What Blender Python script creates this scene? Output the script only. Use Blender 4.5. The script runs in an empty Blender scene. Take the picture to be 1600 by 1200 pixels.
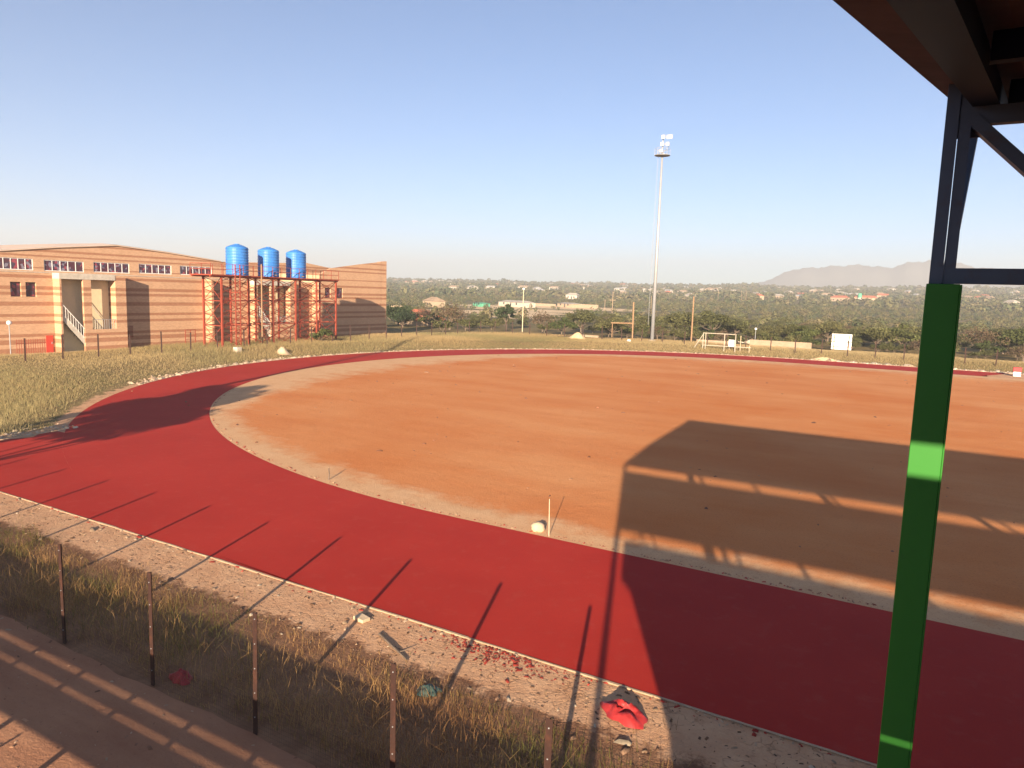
import bpy, math, random
import numpy as np
from mathutils import Vector, Matrix

R = math.radians
rng = np.random.default_rng(7)
random.seed(7)
scene = bpy.context.scene
COL = scene.collection

# ------------------------------------------------------------------ helpers
class M:
    def __init__(s): s.v = []; s.f = []
    def add(s, vs, fs):
        b = len(s.v); s.v += [tuple(map(float, p)) for p in vs]; s.f += [tuple(b+i for i in f) for f in fs]; return s
    def box(s, a, b):
        x0, y0, z0 = a; x1, y1, z1 = b
        return s.add([(x0,y0,z0),(x1,y0,z0),(x1,y1,z0),(x0,y1,z0),(x0,y0,z1),(x1,y0,z1),(x1,y1,z1),(x0,y1,z1)],
                     [(0,3,2,1),(4,5,6,7),(0,1,5,4),(1,2,6,5),(2,3,7,6),(3,0,4,7)])
    def bar(s, p, q, w, h=None, up=(0,0,1)):
        p = Vector(p); q = Vector(q); h = h or w; d = (q-p).normalized(); u = Vector(up)
        if abs(d.dot(u)) > .98: u = Vector((0,1,0))
        sx = d.cross(u).normalized()*w/2; uu = sx.cross(d).normalized()*h/2
        vs = [p-sx-uu, p+sx-uu, p+sx+uu, p-sx+uu, q-sx-uu, q+sx-uu, q+sx+uu, q-sx+uu]
        return s.add(vs, [(0,1,2,3),(4,7,6,5),(0,4,5,1),(1,5,6,2),(2,6,7,3),(3,7,4,0)])
    def tube(s, p, q, r0, r1=None, n=8, cap=True):
        p = Vector(p); q = Vector(q); r1 = r0 if r1 is None else r1; d = (q-p).normalized()
        u = Vector((0,0,1)) if abs(d.z) < .95 else Vector((1,0,0)); a = d.cross(u).normalized(); b = a.cross(d)
        vs = [c + (a*math.cos(t)+b*math.sin(t))*r for c, r in ((p,r0),(q,r1)) for t in [2*math.pi*i/n for i in range(n)]]
        fs = [(i,(i+1)%n,n+(i+1)%n,n+i) for i in range(n)]
        if cap: fs += [tuple(range(n-1,-1,-1)), tuple(range(n,2*n))]
        return s.add(vs, fs)
    def lathe(s, c, prof, n=32):
        vs = []; fs = []; k = len(prof)
        for i in range(n):
            a = 2*math.pi*i/n
            vs += [(c[0]+r*math.cos(a), c[1]+r*math.sin(a), c[2]+z) for r, z in prof]
        for i in range(n):
            j = (i+1) % n
            fs += [(i*k+t, j*k+t, j*k+t+1, i*k+t+1) for t in range(k-1)]
        return s.add(vs, fs)
    def ball(s, c, r, n=10, sq=1.0, jit=0):
        prof = [(max(1e-3, r*math.sin(math.pi*i/n)), -r*sq*math.cos(math.pi*i/n)) for i in range(n+1)]
        b = len(s.v); s.lathe(c, prof, n+2)
        if jit:
            for i in range(b, len(s.v)):
                x, y, z = s.v[i]; h = math.sin(x*91.7+y*37.1+z*53.3)*jit
                s.v[i] = (c[0]+(x-c[0])*(1+h), c[1]+(y-c[1])*(1+h), c[2]+(z-c[2])*(1+h))
        return s
    def prism(s, poly, axis, a, b):
        n = len(poly)
        def P(u, w, t): return {'x':(t,u,w),'y':(u,t,w),'z':(u,w,t)}[axis]
        vs = [P(u,w,a) for u,w in poly] + [P(u,w,b) for u,w in poly]
        return s.add(vs, [tuple(range(n)), tuple(range(2*n-1,n-1,-1))] + [(i,n+i,n+(i+1)%n,(i+1)%n) for i in range(n)])
    def wall(s, xf, xb, ys, zs, holes):
        """wall slab between x=xf (front) and xb, cut by rectangular holes (y0,z0,y1,z1)"""
        ys = sorted(set(ys) | {h[0] for h in holes} | {h[2] for h in holes}); zs = sorted(set(zs) | {h[1] for h in holes} | {h[3] for h in holes})
        def solid(i, j):
            if i < 0 or j < 0 or i >= len(ys)-1 or j >= len(zs)-1: return False
            cy = (ys[i]+ys[i+1])/2; cz = (zs[j]+zs[j+1])/2
            return not any(h[0] < cy < h[2] and h[1] < cz < h[3] for h in holes)
        for i in range(len(ys)-1):
            for j in range(len(zs)-1):
                if not solid(i, j): continue
                y0, y1, z0, z1 = ys[i], ys[i+1], zs[j], zs[j+1]
                q = lambda *p: s.add(p, [(0,1,2,3)])
                q((xf,y0,z0),(xf,y1,z0),(xf,y1,z1),(xf,y0,z1)); q((xb,y1,z0),(xb,y0,z0),(xb,y0,z1),(xb,y1,z1))
                if not solid(i-1,j): q((xb,y0,z0),(xf,y0,z0),(xf,y0,z1),(xb,y0,z1))
                if not solid(i+1,j): q((xf,y1,z0),(xb,y1,z0),(xb,y1,z1),(xf,y1,z1))
                if not solid(i,j-1): q((xb,y0,z0),(xb,y1,z0),(xf,y1,z0),(xf,y0,z0))
                if not solid(i,j+1): q((xf,y0,z1),(xf,y1,z1),(xb,y1,z1),(xb,y0,z1))
        return s

def link(name, mesh, parent=None):
    o = bpy.data.objects.new(name, mesh); COL.objects.link(o)
    if parent: o.parent = parent
    return o
def off_of(o):
    v = Vector((0,0,0))
    while o is not None: v += o.location; o = o.parent
    return v
def obj(name, m, mat, parent=None, smooth=False, bevel=0, origin=None):
    """one mesh object; vertices are given in world space"""
    off = off_of(parent) if parent else Vector(origin or (0,0,0))
    me = bpy.data.meshes.new(name); me.from_pydata([(x-off.x, y-off.y, z-off.z) for x,y,z in m.v], [], m.f); me.update()
    if mat: me.materials.append(mat)
    if smooth: me.polygons.foreach_set('use_smooth', [True]*len(me.polygons))
    o = link(name, me, parent)
    if not parent: o.location = off
    if bevel:
        b = o.modifiers.new('edge', 'BEVEL'); b.width = bevel; b.segments = 2; b.limit_method = 'ANGLE'
    return o
def npobj(name, V, F4, mat, parent=None, attrs=None, smooth=False):
    """big mesh from numpy: V (n,3), F4 (m,3|4)"""
    me = bpy.data.meshes.new(name); k = F4.shape[1]
    me.vertices.add(len(V)); me.vertices.foreach_set('co', np.ascontiguousarray(V, np.float32).ravel())
    me.loops.add(F4.size); me.loops.foreach_set('vertex_index', np.ascontiguousarray(F4, np.int32).ravel())
    me.polygons.add(len(F4)); me.polygons.foreach_set('loop_start', np.arange(0, F4.size, k, dtype=np.int32))
    if smooth: me.polygons.foreach_set('use_smooth', np.ones(len(F4), bool))
    for n, a in (attrs or {}).items():
        if a.ndim == 1:
            t = me.attributes.new(n, 'FLOAT', 'POINT'); t.data.foreach_set('value', a.astype(np.float32))
        else:
            t = me.attributes.new(n, 'FLOAT_COLOR', 'POINT'); t.data.foreach_set('color', np.c_[a, np.ones(len(a))].astype(np.float32).ravel())
    me.update(); me.validate()
    if mat: me.materials.append(mat)
    return link(name, me, parent)
def tag(o, label=None, cat=None, group=None, kind=None):
    if label: o['label'] = label
    if cat: o['category'] = cat
    if group: o['group'] = group
    if kind: o['kind'] = kind
    return o
def thing(name, label, cat, loc=(0,0,0), group=None):
    o = link(name, None); o.location = loc; o.empty_display_size = .3
    return tag(o, label, cat, group)
def dup(root, loc=None, rotz=None, scale=None, label=None, group=None, parent=None):
    kids = list(root.children)
    r = root.copy(); COL.objects.link(r); r.parent = parent
    for c in kids: dup(c, parent=r)
    if loc is not None: r.location = loc
    if rotz is not None: r.rotation_euler = (0,0,rotz)
    if scale is not None: r.scale = scale
    if label: r['label'] = label
    if group: r['group'] = group
    return r

# ------------------------------------------------------------------ materials
class N:
    def __init__(s, name):
        s.m = bpy.data.materials.new(name); s.m.use_nodes = True; s.t = s.m.node_tree; s.n = s.t.nodes
        s.b = s.n['Principled BSDF']; s.b.inputs['Specular IOR Level'].default_value = .25
    def node(s, typ, **k):
        n = s.n.new(typ)
        for a, v in k.items():
            if a.startswith('i_'): s.set(n.inputs[a[2:].replace('_',' ')], v)
            else: setattr(n, a, v)
        return n
    def set(s, inp, v):
        if isinstance(v, bpy.types.NodeSocket): s.t.links.new(v, inp)
        else: inp.default_value = v
    def pos(s): return s.node('ShaderNodeNewGeometry').outputs['Position']
    def oco(s): return s.node('ShaderNodeTexCoord').outputs['Object']
    def noise(s, scale, detail=4, rough=.6, vec=None, stretch=None):
        vec = vec or s.pos()
        if stretch:
            mp = s.node('ShaderNodeMapping'); s.set(mp.inputs['Vector'], vec); mp.inputs['Scale'].default_value = stretch; vec = mp.outputs[0]
        n = s.node('ShaderNodeTexNoise'); s.set(n.inputs['Vector'], vec)
        n.inputs['Scale'].default_value = scale; n.inputs['Detail'].default_value = detail; n.inputs['Roughness'].default_value = rough
        return n.outputs['Fac']
    def ramp(s, fac, stops, interp='LINEAR'):
        r = s.node('ShaderNodeValToRGB'); r.color_ramp.interpolation = interp; s.set(r.inputs[0], fac); e = r.color_ramp.elements
        while len(e) < len(stops): e.new(.5)
        for el, (p, c) in zip(e, stops): el.position = p; el.color = (c,c,c,1) if isinstance(c,(int,float)) else (*c,1)
        return r.outputs[0]
    def mix(s, fac, a, b, mode='MIX'):
        n = s.node('ShaderNodeMix', data_type='RGBA', blend_type=mode); s.set(n.inputs[0], fac)
        for i, v in ((6,a),(7,b)): s.set(n.inputs[i], (*v,1) if isinstance(v, tuple) and len(v)==3 else v)
        return n.outputs[2]
    def math(s, op, a, b=0.0, c=None):
        n = s.node('ShaderNodeMath', operation=op); s.set(n.inputs[0], a); s.set(n.inputs[1], b)
        if c is not None: s.set(n.inputs[2], c)
        return n.outputs[0]
    def attr(s, name, out='Fac'): return s.node('ShaderNodeAttribute', attribute_name=name).outputs[out]
    def sep(s, v): n = s.node('ShaderNodeSeparateXYZ'); s.set(n.inputs[0], v); return n.outputs
    def bump(s, h, strength=.5, dist=.05):
        n = s.node('ShaderNodeBump'); s.set(n.inputs['Height'], h); n.inputs['Strength'].default_value = strength; n.inputs['Distance'].default_value = dist
        s.set(s.b.inputs['Normal'], n.outputs[0])
    def out(s, color=None, rough=.8, metal=0, spec=None):
        if color is not None: s.set(s.b.inputs['Base Color'], (*color,1) if isinstance(color, tuple) else color)
        s.set(s.b.inputs['Roughness'], rough); s.b.inputs['Metallic'].default_value = metal
        if spec is not None: s.b.inputs['Specular IOR Level'].default_value = spec
        return s.m

def paint(name, c, rough=.6, var=.25, scale=3, metal=0, spec=.25, bump=0):
    m = N(name); n = m.noise(scale, 5, .65, m.pos())
    col = m.mix(m.ramp(n, [(.3,0.),(.7,1.)]), tuple(x*(1-var) for x in c), tuple(min(1,x*(1+var*.6)) for x in c))
    if bump: m.bump(n, bump, .02)
    return m.out(col, rough, metal, spec)
def rusty(name, c, rust=(.16,.06,.03), amt=.5, rough=.7):
    m = N(name); n = m.noise(6, 6, .7, m.pos())
    return m.out(m.mix(m.ramp(n, [(amt,0.),(amt+.2,1.)]), c, rust), rough)

mt = {}
mt['post'] = rusty('brown_steel', (.038,.018,.014), (.07,.028,.018), .5)
mt['wire'] = paint('dark_wire', (.03,.025,.02), .6, .1)
mt['green'] = rusty('green_paint', (.034,.185,.028), (.035,.10,.022), .62, .45)
mt['bluesteel'] = rusty('dark_blue_steel', (.012,.017,.032), (.018,.018,.024), .6, .5)
mt['bluesteel'].node_tree.nodes['Principled BSDF'].inputs['Specular IOR Level'].default_value = .03
mt['truss'] = rusty('glare_lightened_steel', (.085,.115,.175), (.09,.09,.11), .55, .5)  # same steel made lighter and bluer: veiling glare painted into the colour
mt['sheet'] = paint('brown_roof_sheet', (.085,.047,.042), .8, .25, 2, spec=.05)
mt['concrete'] = paint('concrete', (.36,.32,.27), .9, .25, 2, bump=.2)
mt['palecon'] = paint('pale_concrete', (.52,.47,.40), .9, .2, 2)
mt['cream'] = paint('cream_plaster', (.66,.55,.36), .85, .08, 2)
mt['redox'] = rusty('red_oxide_steel', (.29,.055,.032), (.19,.05,.03), .5, .6)
mt['galv'] = paint('galvanised_steel', (.36,.37,.39), .5, .12, 3, .25)
mt['white'] = paint('white_paint', (.78,.77,.74), .6, .08, 3)
mt['glassdark'] = None
mt['rust'] = rusty('rusty_pipe', (.30,.19,.11), (.20,.10,.05), .5)
mt['wood'] = paint('weathered_wood', (.33,.24,.16), .9, .3, 6)
mt['oldwhite'] = paint('weathered_white_paint', (.46,.41,.33), .7, .15, 3)
mt['palewood'] = paint('pale_wood', (.60,.48,.33), .9, .2, 6)
mt['trunk'] = paint('bark', (.16,.12,.09), .95, .35, 5)
mt['redcloth'] = paint('red_plastic', (.36,.028,.028), .45, .3, 8, spec=.4)
mt['teal'] = paint('teal_plastic', (.06,.11,.10), .6, .5, 12)
mt['stone'] = paint('sandstone', (.58,.44,.29), .95, .2, 6, bump=.4)
mt['redroof'] = paint('brick_red_roof', (.45,.14,.08), .8, .25, 1)
mt['paleroof'] = paint('pale_tin_roof', (.42,.37,.31), .6, .2, .5)
mt['tanroof'] = paint('tan_roof', (.34,.24,.16), .8, .2, .5)
mt['greyroof'] = paint('grey_roof', (.36,.35,.34), .7, .2, .5)
mt['greenroof'] = paint('green_tin_roof', (.10,.38,.24), .6, .15, .5)
mt['housewall'] = paint('house_plaster', (.42,.31,.21), .9, .15, .5)
mt['whitewall'] = paint('white_house_plaster', (.52,.46,.38), .9, .1, .5)
mt['blockwall'] = paint('grey_block_wall', (.33,.25,.175), .95, .2, 1.5)
mt['hallroof'] = paint('pale_peach_roof_sheet', (.66,.50,.38), .6, .1, .5)
mt['darkopen'] = paint('dark_opening', (.04,.035,.04), .5, .2)
mt['reddoor'] = paint('red_door_paint', (.50,.06,.04), .5, .15)

# striped face brick: colour bands follow the courses
m = N('striped_face_brick'); P = m.pos(); sx = m.sep(P)
zz = m.math('MULTIPLY', sx['Z'], .08)
buff = (.60,.375,.235); dark = (.35,.155,.085)
bands = [(0.,.55),(.95,1.38),(1.62,1.92),(2.92,3.22),(3.58,3.9),(4.66,5.06),(5.70,6.0),(6.25,6.55),(7.36,7.64),(8.35,8.5),(9.6,9.8),(10.15,10.4),(10.95,11.15)]
stops = [(0, 1. if bands[0][0] == 0 else 0.)]
for a, b in bands: stops += ([(a*.08,1.)] if a > 0 else []) + [(b*.08,0.)]
band = m.ramp(zz, stops, 'CONSTANT')
cmb = m.node('ShaderNodeCombineXYZ'); m.set(cmb.inputs[0], m.math('ADD', sx['Y'], sx['X'])); m.set(cmb.inputs[1], sx['Z'])
br = m.node('ShaderNodeTexBrick'); m.set(br.inputs['Vector'], cmb.outputs[0]); br.inputs['Scale'].default_value = 1
br.inputs['Brick Width'].default_value = .235; br.inputs['Row Height'].default_value = .086; br.inputs['Mortar Size'].default_value = .006
br.inputs['Color1'].default_value = (1,1,1,1); br.inputs['Color2'].default_value = (.82,.8,.78,1); br.inputs['Mortar'].default_value = (.9,.9,.88,1)
c = m.mix(m.math('MULTIPLY', band, .78), buff, dark); c = m.mix(1., c, br.outputs['Color'], 'MULTIPLY')
c = m.mix(m.ramp(m.noise(.35,5,.6), [(.3,0.),(.75,.35)]), c, m.mix(1., c, (.78,.74,.72), 'MULTIPLY'))
mt['brick'] = m.out(c, .9)

# dark window panes with reflections painted into the colour, over broken panes and curtains
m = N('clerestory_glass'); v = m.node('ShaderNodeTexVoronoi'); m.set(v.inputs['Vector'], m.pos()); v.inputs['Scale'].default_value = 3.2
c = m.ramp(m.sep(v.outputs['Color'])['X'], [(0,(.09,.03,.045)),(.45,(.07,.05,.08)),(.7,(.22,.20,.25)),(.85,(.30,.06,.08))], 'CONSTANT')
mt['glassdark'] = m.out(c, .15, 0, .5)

# blue plastic tank
m = N('blue_plastic'); z = m.sep(m.pos())['Z']
mt['tank'] = m.out(m.mix(m.ramp(m.noise(1.2,4), [(.3,0.),(.7,1.)]), (.03,.16,.50), (.05,.22,.60)), .4, 0, .45)

# track: red synthetic coat, slightly patchy
m = N('red_track_coating'); n1 = m.noise(.25,5,.6); n2 = m.noise(45,3,.7); n3 = m.noise(2.2,6,.65)
c = m.mix(m.ramp(n1,[(.35,0.),(.7,1.)]), (.36,.022,.013), (.42,.030,.018))
c = m.mix(m.ramp(n3,[(.54,0.),(.8,.4)]), c, (.43,.085,.06)); c = m.mix(m.ramp(n2,[(.3,.3),(.6,0.)]), c, (.22,.02,.02))
m.bump(n2, .25, .01); mt['track'] = m.out(c, .8, 0, .15)

# field: orange sandy soil with paler sand rim and streaks of grading
m = N('orange_field_soil'); d = m.attr('rim')
st = m.noise(.12,6,.62, stretch=(.35,2.2,1)); n1 = m.noise(.09,6,.6); n2 = m.noise(.8,6,.7); n3 = m.noise(14,5,.75)
c = m.mix(m.ramp(n1,[(.35,0.),(.68,1.)]), (.56,.20,.068), (.64,.295,.125))
c = m.mix(m.ramp(st,[(.36,.4),(.55,0.)]), c, (.50,.155,.05))
c = m.mix(m.ramp(st,[(.56,0.),(.8,.35)]), c, (.66,.35,.165))
rim = m.math('ADD', d, m.math('MULTIPLY', m.math('SUBTRACT', n2, .5), .9)); rim = m.math('ADD', rim, m.math('MULTIPLY', m.math('SUBTRACT', st, .5), .9))
c = m.mix(m.ramp(rim,[(.36,0.),(.72,.92)]), c, m.mix(m.ramp(n2,[(.3,0.),(.7,1.)]), (.58,.345,.185), (.66,.425,.245)))
c = m.mix(m.ramp(n3,[(.30,.7),(.46,0.)]), c, (.33,.12,.055)); c = m.mix(m.ramp(n3,[(.58,0.),(.7,.4)]), c, (.62,.33,.17)); c = m.mix(m.ramp(m.noise(3.5,6,.75),[(.62,0.),(.70,.55)]), c, (.30,.13,.06))
m.bump(m.math('ADD', n3, m.math('MULTIPLY', n2, 2.)), .5, .05); mt['field'] = m.out(c, .95, 0, .05)

# ground: soil with grass litter, bare sand by mask, red path soil
m = N('dry_bush_ground'); n1 = m.noise(.12,6,.6); n2 = m.noise(1.5,6,.7); n3 = m.noise(9,5,.75); nf = m.noise(.02,6,.6)
soil = m.mix(m.ramp(n1,[(.35,0.),(.65,1.)]), (.23,.145,.075), (.30,.20,.10))
grass = m.mix(m.ramp(n2,[(.3,0.),(.7,1.)]), (.115,.11,.045), (.27,.215,.10))
c = m.mix(m.ramp(n2,[(.4,.85),(.62,.15)]), soil, grass)
far = m.mix(m.ramp(nf,[(.38,0.),(.62,1.)]), (.11,.10,.045), (.22,.165,.085)); far = m.mix(m.ramp(n1,[(.4,.6),(.6,0.)]), far, (.07,.085,.04))
c = m.mix(m.attr('nearsoil'), c, m.mix(m.ramp(n2,[(.35,0.),(.65,1.)]), (.19,.095,.055), (.30,.165,.095)))
c = m.mix(m.attr('far'), c, far)
wob = m.node('ShaderNodeTexNoise'); m.set(wob.inputs['Vector'], m.pos()); wob.inputs['Scale'].default_value = 2.2; wob.inputs['Detail'].default_value = 4
wv = m.node('ShaderNodeMix', data_type='VECTOR', factor_mode='UNIFORM'); wv.inputs[0].default_value = .35; m.set(wv.inputs[4], m.pos()); m.set(wv.inputs[5], wob.outputs['Color'])
crack = m.node('ShaderNodeTexVoronoi', feature='DISTANCE_TO_EDGE'); m.set(crack.inputs['Vector'], wv.outputs[1]); crack.inputs['Scale'].default_value = 4.2
ck = m.math('MULTIPLY', m.ramp(m.math('ADD', crack.outputs[0], m.math('MULTIPLY', n3, .16)), [(.085,1.),(.125,0.)]), m.ramp(m.noise(1.1,5,.7),[(.46,0.),(.60,1.)]))
sand = m.mix(m.ramp(n2,[(.3,0.),(.7,1.)]), (.50,.275,.155), (.62,.385,.23)); sand = m.mix(m.math('MULTIPLY', ck, .45), sand, (.22,.11,.06))
sand = m.mix(m.ramp(n3,[(.28,.7),(.40,0.)]), sand, (.24,.12,.07))
sand = m.mix(m.attr('far'), sand, m.mix(n1, (.60,.43,.25), (.70,.54,.35)))
sm = m.ramp(m.math('ADD', m.attr('sand'), m.math('MULTIPLY', m.math('SUBTRACT', n2, .5), 1.3)), [(.42,0.),(.60,1.)])
c = m.mix(sm, c, sand)
m.bump(m.math('SUBTRACT', m.math('ADD', n3, n2), m.math('MULTIPLY', ck, .6)), .7, .06)
m.set([q for q in m.n if q.type == 'BUMP'][0].inputs['Strength'], m.math('MULTIPLY', m.math('SUBTRACT', 1.0, m.attr('far')), .7)); mt['ground'] = m.out(c, .95, 0, .05)

m = N('red_dirt_path'); n2 = m.noise(1.3,6,.7, stretch=(.4,1,1)); n3 = m.noise(12,5,.75)
c = m.mix(m.ramp(n2,[(.3,0.),(.7,1.)]), (.31,.145,.085), (.41,.215,.125)); c = m.mix(m.ramp(n3,[(.3,.6),(.42,0.)]), c, (.22,.10,.06))
m.bump(m.math('ADD', n3, n2), .5, .05); mt['path'] = m.out(c, .95, 0, .05)
mt['kerb'] = paint('pale_kerb', (.45,.32,.21), .9, .25, 4)
mt['sandpile'] = paint('pale_sand', (.58,.42,.25), .95, .15, 3, bump=.4)
m = N('hazy_mountain_rock'); mt['mountain'] = m.out(m.mix(m.noise(.004,6,.6), (.11,.115,.11), (.15,.15,.14)), .95)

def leafmat(name, a, b, tr=.4):
    m = N(name); tint = m.attr('tint'); oi = m.node('ShaderNodeObjectInfo').outputs['Random']
    c = m.mix(oi, a, b); c = m.mix(1., c, tint, 'MULTIPLY')
    m.out(c, .75, 0, .2); tl = m.node('ShaderNodeBsdfTranslucent'); m.set(tl.inputs[0], c)
    mx = m.node('ShaderNodeMixShader'); mx.inputs[0].default_value = tr; m.set(mx.inputs[1], m.b.outputs[0]); m.set(mx.inputs[2], tl.outputs[0])
    m.set(m.n['Material Output'].inputs[0], mx.outputs[0]); return m.m
mt['leafolive'] = leafmat('olive_leaves', (0.123,0.128,0.049), (0.174,0.165,0.068))
mt['leafgreen'] = leafmat('green_leaves', (0.091,0.115,0.038), (0.138,0.152,0.053))
mt['leafdark'] = leafmat('dark_green_leaves', (0.051,0.079,0.038), (0.065,0.091,0.041))
mt['leafdry'] = leafmat('dry_brown_leaves', (0.165,0.119,0.073), (0.205,0.139,0.086))
def vcol(name, tr=.3):
    m = N(name); c = m.attr('tone', 'Color'); m.out(c, .8, 0, .15); tl = m.node('ShaderNodeBsdfTranslucent'); m.set(tl.inputs[0], c)
    mx = m.node('ShaderNodeMixShader'); mx.inputs[0].default_value = tr; m.set(mx.inputs[1], m.b.outputs[0]); m.set(mx.inputs[2], tl.outputs[0])
    m.set(m.n['Material Output'].inputs[0], mx.outputs[0]); return m.m
mt['grass'] = vcol('grass_blades', .45); mt['wood_mass'] = vcol('bush_mass', .15)
mt['granule'] = vcol('loose_granules', 0)

# ------------------------------------------------------------------ camera, sun, sky
H = 7.3285
cam = bpy.data.cameras.new('camera'); cam.sensor_fit = 'HORIZONTAL'; cam.sensor_width = 36; cam.lens = 1119.6/1600*36
cam.clip_start = .05; cam.clip_end = 20000
co = link('camera', cam)
fw = Vector((-.48854929,.86344349,-.1256381)); rt = Vector((.86800045,.4956079,.03079013)); up = Vector((-.08885277,.09401143,.99159822))
co.matrix_world = Matrix(((rt.x,up.x,-fw.x,0),(rt.y,up.y,-fw.y,0),(rt.z,up.z,-fw.z,H),(0,0,0,1)))
scene.camera = co

SAZ, SEL = R(19.3), R(14.5)
tosun = Vector((math.sin(SAZ)*math.cos(SEL), -math.cos(SAZ)*math.cos(SEL), math.sin(SEL)))
sun = bpy.data.lights.new('sun', 'SUN'); sun.energy = 5.0; sun.angle = R(.5); sun.color = (1.0,.80,.58)
so = link('sun', sun); so.rotation_euler = tosun.to_track_quat('Z','Y').to_euler(); so.location = (30,-60,60)
w = bpy.data.worlds.new('World'); scene.world = w; w.use_nodes = True
nt = w.node_tree; bg = nt.nodes['Background']; bg.inputs[1].default_value = .05
sky = nt.nodes.new('ShaderNodeTexSky'); sky.sky_type = 'NISHITA'; sky.sun_disc = False; sky.sun_elevation = SEL
sky.sun_rotation = math.atan2(tosun.x, tosun.y); sky.air_density = .78; sky.dust_density = .5; sky.ozone_density = 3.2; sky.altitude = 900
nt.links.new(sky.outputs[0], bg.inputs[0])
scene.view_settings.view_transform = 'Standard'; scene.view_settings.look = 'None'; scene.view_settings.gamma = 1
scene.view_settings.exposure = 1.88
scene.render.engine = 'CYCLES'
cy = scene.cycles; cy.use_denoising = True; cy.max_bounces = 6; cy.diffuse_bounces = 2; cy.glossy_bounces = 2; cy.transmission_bounces = 3; cy.volume_bounces = 0
cy.transparent_max_bounces = 8; cy.caustics_reflective = False; cy.caustics_refractive = False

# ------------------------------------------------------------------ terrain
CX, CY, RI, TW = -12.40, 55.39, 36.5, 6.62
YI, YO = CY-RI, CY-RI-TW
AZ = [-180,-90,-39.1,-29.5,-19.4,-16,-13,-9,-5.4,2.5,6,30,180]; HR = [20,24,26,29,31,31,36,33,35,38,39,42,20]
def sm(t): t = np.clip(t,0,1); return t*t*(3-2*t)
def hills(x, y):
    r = np.hypot(x,y); az = np.degrees(np.arctan2(x,y)); h = np.interp(az,AZ,HR)
    return h*np.clip((r-330)/1170,0,1)**1.15*(1-sm((r-1520)/1500))
def dout(x, y):
    dx = np.where(x < CX, x-CX, np.where(x > CX+84.39, x-CX-84.39, 0.)); return np.hypot(dx, y-CY)-RI-TW
def bank(x, y):
    d = dout(x,y); b = .7*sm((d-1.2)/5.0)*sm((y-22)/8)
    b = b*sm((x+71.5)/4.0); return b*sm((122-y)/14)
def gz(x, y):
    x = np.asarray(x,float); y = np.asarray(y,float); return hills(x,y)+bank(x,y)
def z1(x, y): return float(gz(x,y))
def clearing(x, y):
    c = np.zeros_like(x)
    for cx, cy_, sx_, sy_ in ((-139,235,26,30),(-158,218,20,16),(-150,285,44,20),(-160,340,44,24),(-190,310,26,16),(-118,215,14,14),(5,114,22,5.5),(-18,109,12,3),(-110,190,16,8)):
        c = np.maximum(c, np.exp(-((x-cx)/sx_)**2-((y-cy_)/sy_)**2))
    return c
def lines(lo, hi, step, far, g=1.06):
    a = list(np.arange(lo, hi+1e-6, step)); s = step; up_ = []; dn = []; p = hi
    while p < far: s = min(s*g, 90); p += s; up_.append(p)
    s = step; p = lo
    while p > -far: s = min(s*g, 90); p -= s; dn.append(p)
    return np.array(dn[::-1]+a+up_)
gx = lines(-92, 30, 1.0, 3250); gy0 = lines(0, 118, 1.0, 3250)
gy = np.array(sorted(set(np.round(np.concatenate([gy0, np.arange(6,24,.5)]),3))))
X, Y = np.meshgrid(gx, gy); X = X.ravel(); Y = Y.ravel(); Z = gz(X,Y)
d = dout(X,Y)
near = np.clip(1-np.abs(Y-12.0)/1.3, 0, 1)*1.1*(X > -75)
nearb = np.clip((Y-10.2)/1.0,0,1)*(Y < 13)*(X > -80)
ring = np.clip(1-(d-.2)/1.1, 0, 1)*.95*(Y > 15)
chut = np.clip(1-np.abs(X+36.2)/1.8, 0, 1)*(Y < 21)*(Y > 10)*.95
sandm = np.maximum.reduce([near*.6, nearb, ring, chut, clearing(X,Y)*1.2, .8*np.clip(1-np.abs(X+73)/2.0,0,1)*(Y>10)*(Y<46)])
farm = sm((np.hypot(X,Y)-118)/60)
nx, ny = len(gx), len(gy); I = np.arange(nx*ny).reshape(ny,nx)
F = np.stack([I[:-1,:-1],I[:-1,1:],I[1:,1:],I[1:,:-1]],-1).reshape(-1,4)
g = npobj('ground', np.c_[X,Y,Z], F, mt['ground'], None, {'sand':sandm,'far':farm,'nearsoil':np.clip((15-Y)/2,0,1)}, True); tag(g, kind='structure')

# stadium outlines -----------------------------------------------------------
def loop(r, n=96, ns=40):
    """closed outline, offset r from the centre segment, starts lower left"""
    p = []
    for i in range(n): a = -math.pi/2-math.pi*i/n; p.append((CX+r*math.cos(a), CY+r*math.sin(a)))
    for i in range(ns): p.append((CX+84.39*i/ns, CY+r))
    for i in range(n): a = math.pi/2-math.pi*i/n; p.append((CX+84.39+r*math.cos(a), CY+r*math.sin(a)))
    for i in range(ns): p.append((CX+84.39*(1-i/ns), CY-r))
    return np.array(p)
offs = list(np.arange(0, 12, .5))+list(np.arange(12, 36.4, 1.5))+[36.4,36.675]
V = []; A = []
for o in offs:
    L = loop(RI+.18-o)
    if o == 0: L = L + rng.normal(0,.05,L.shape)
    V.append(np.c_[L, np.full(len(L), .004)])
    left = np.clip((-(L[:,0])-36)/10,0,1); w_ = 2.0+7.0*left+2.5*np.clip((L[:,1]-80)/10,0,1)
    A.append(np.clip(1.0-o/(2*w_), 0, 1))
k = len(loop(1)); V = np.concatenate(V); A = np.concatenate(A); J = np.arange(len(V)).reshape(-1,k)
F = np.stack([J[:-1],np.roll(J[:-1],-1,1),np.roll(J[1:],-1,1),J[1:]],-1).reshape(-1,4)
tag(npobj('sand_field', V, F, mt['field'], None, {'rim':A}, True), kind='structure')

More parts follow.
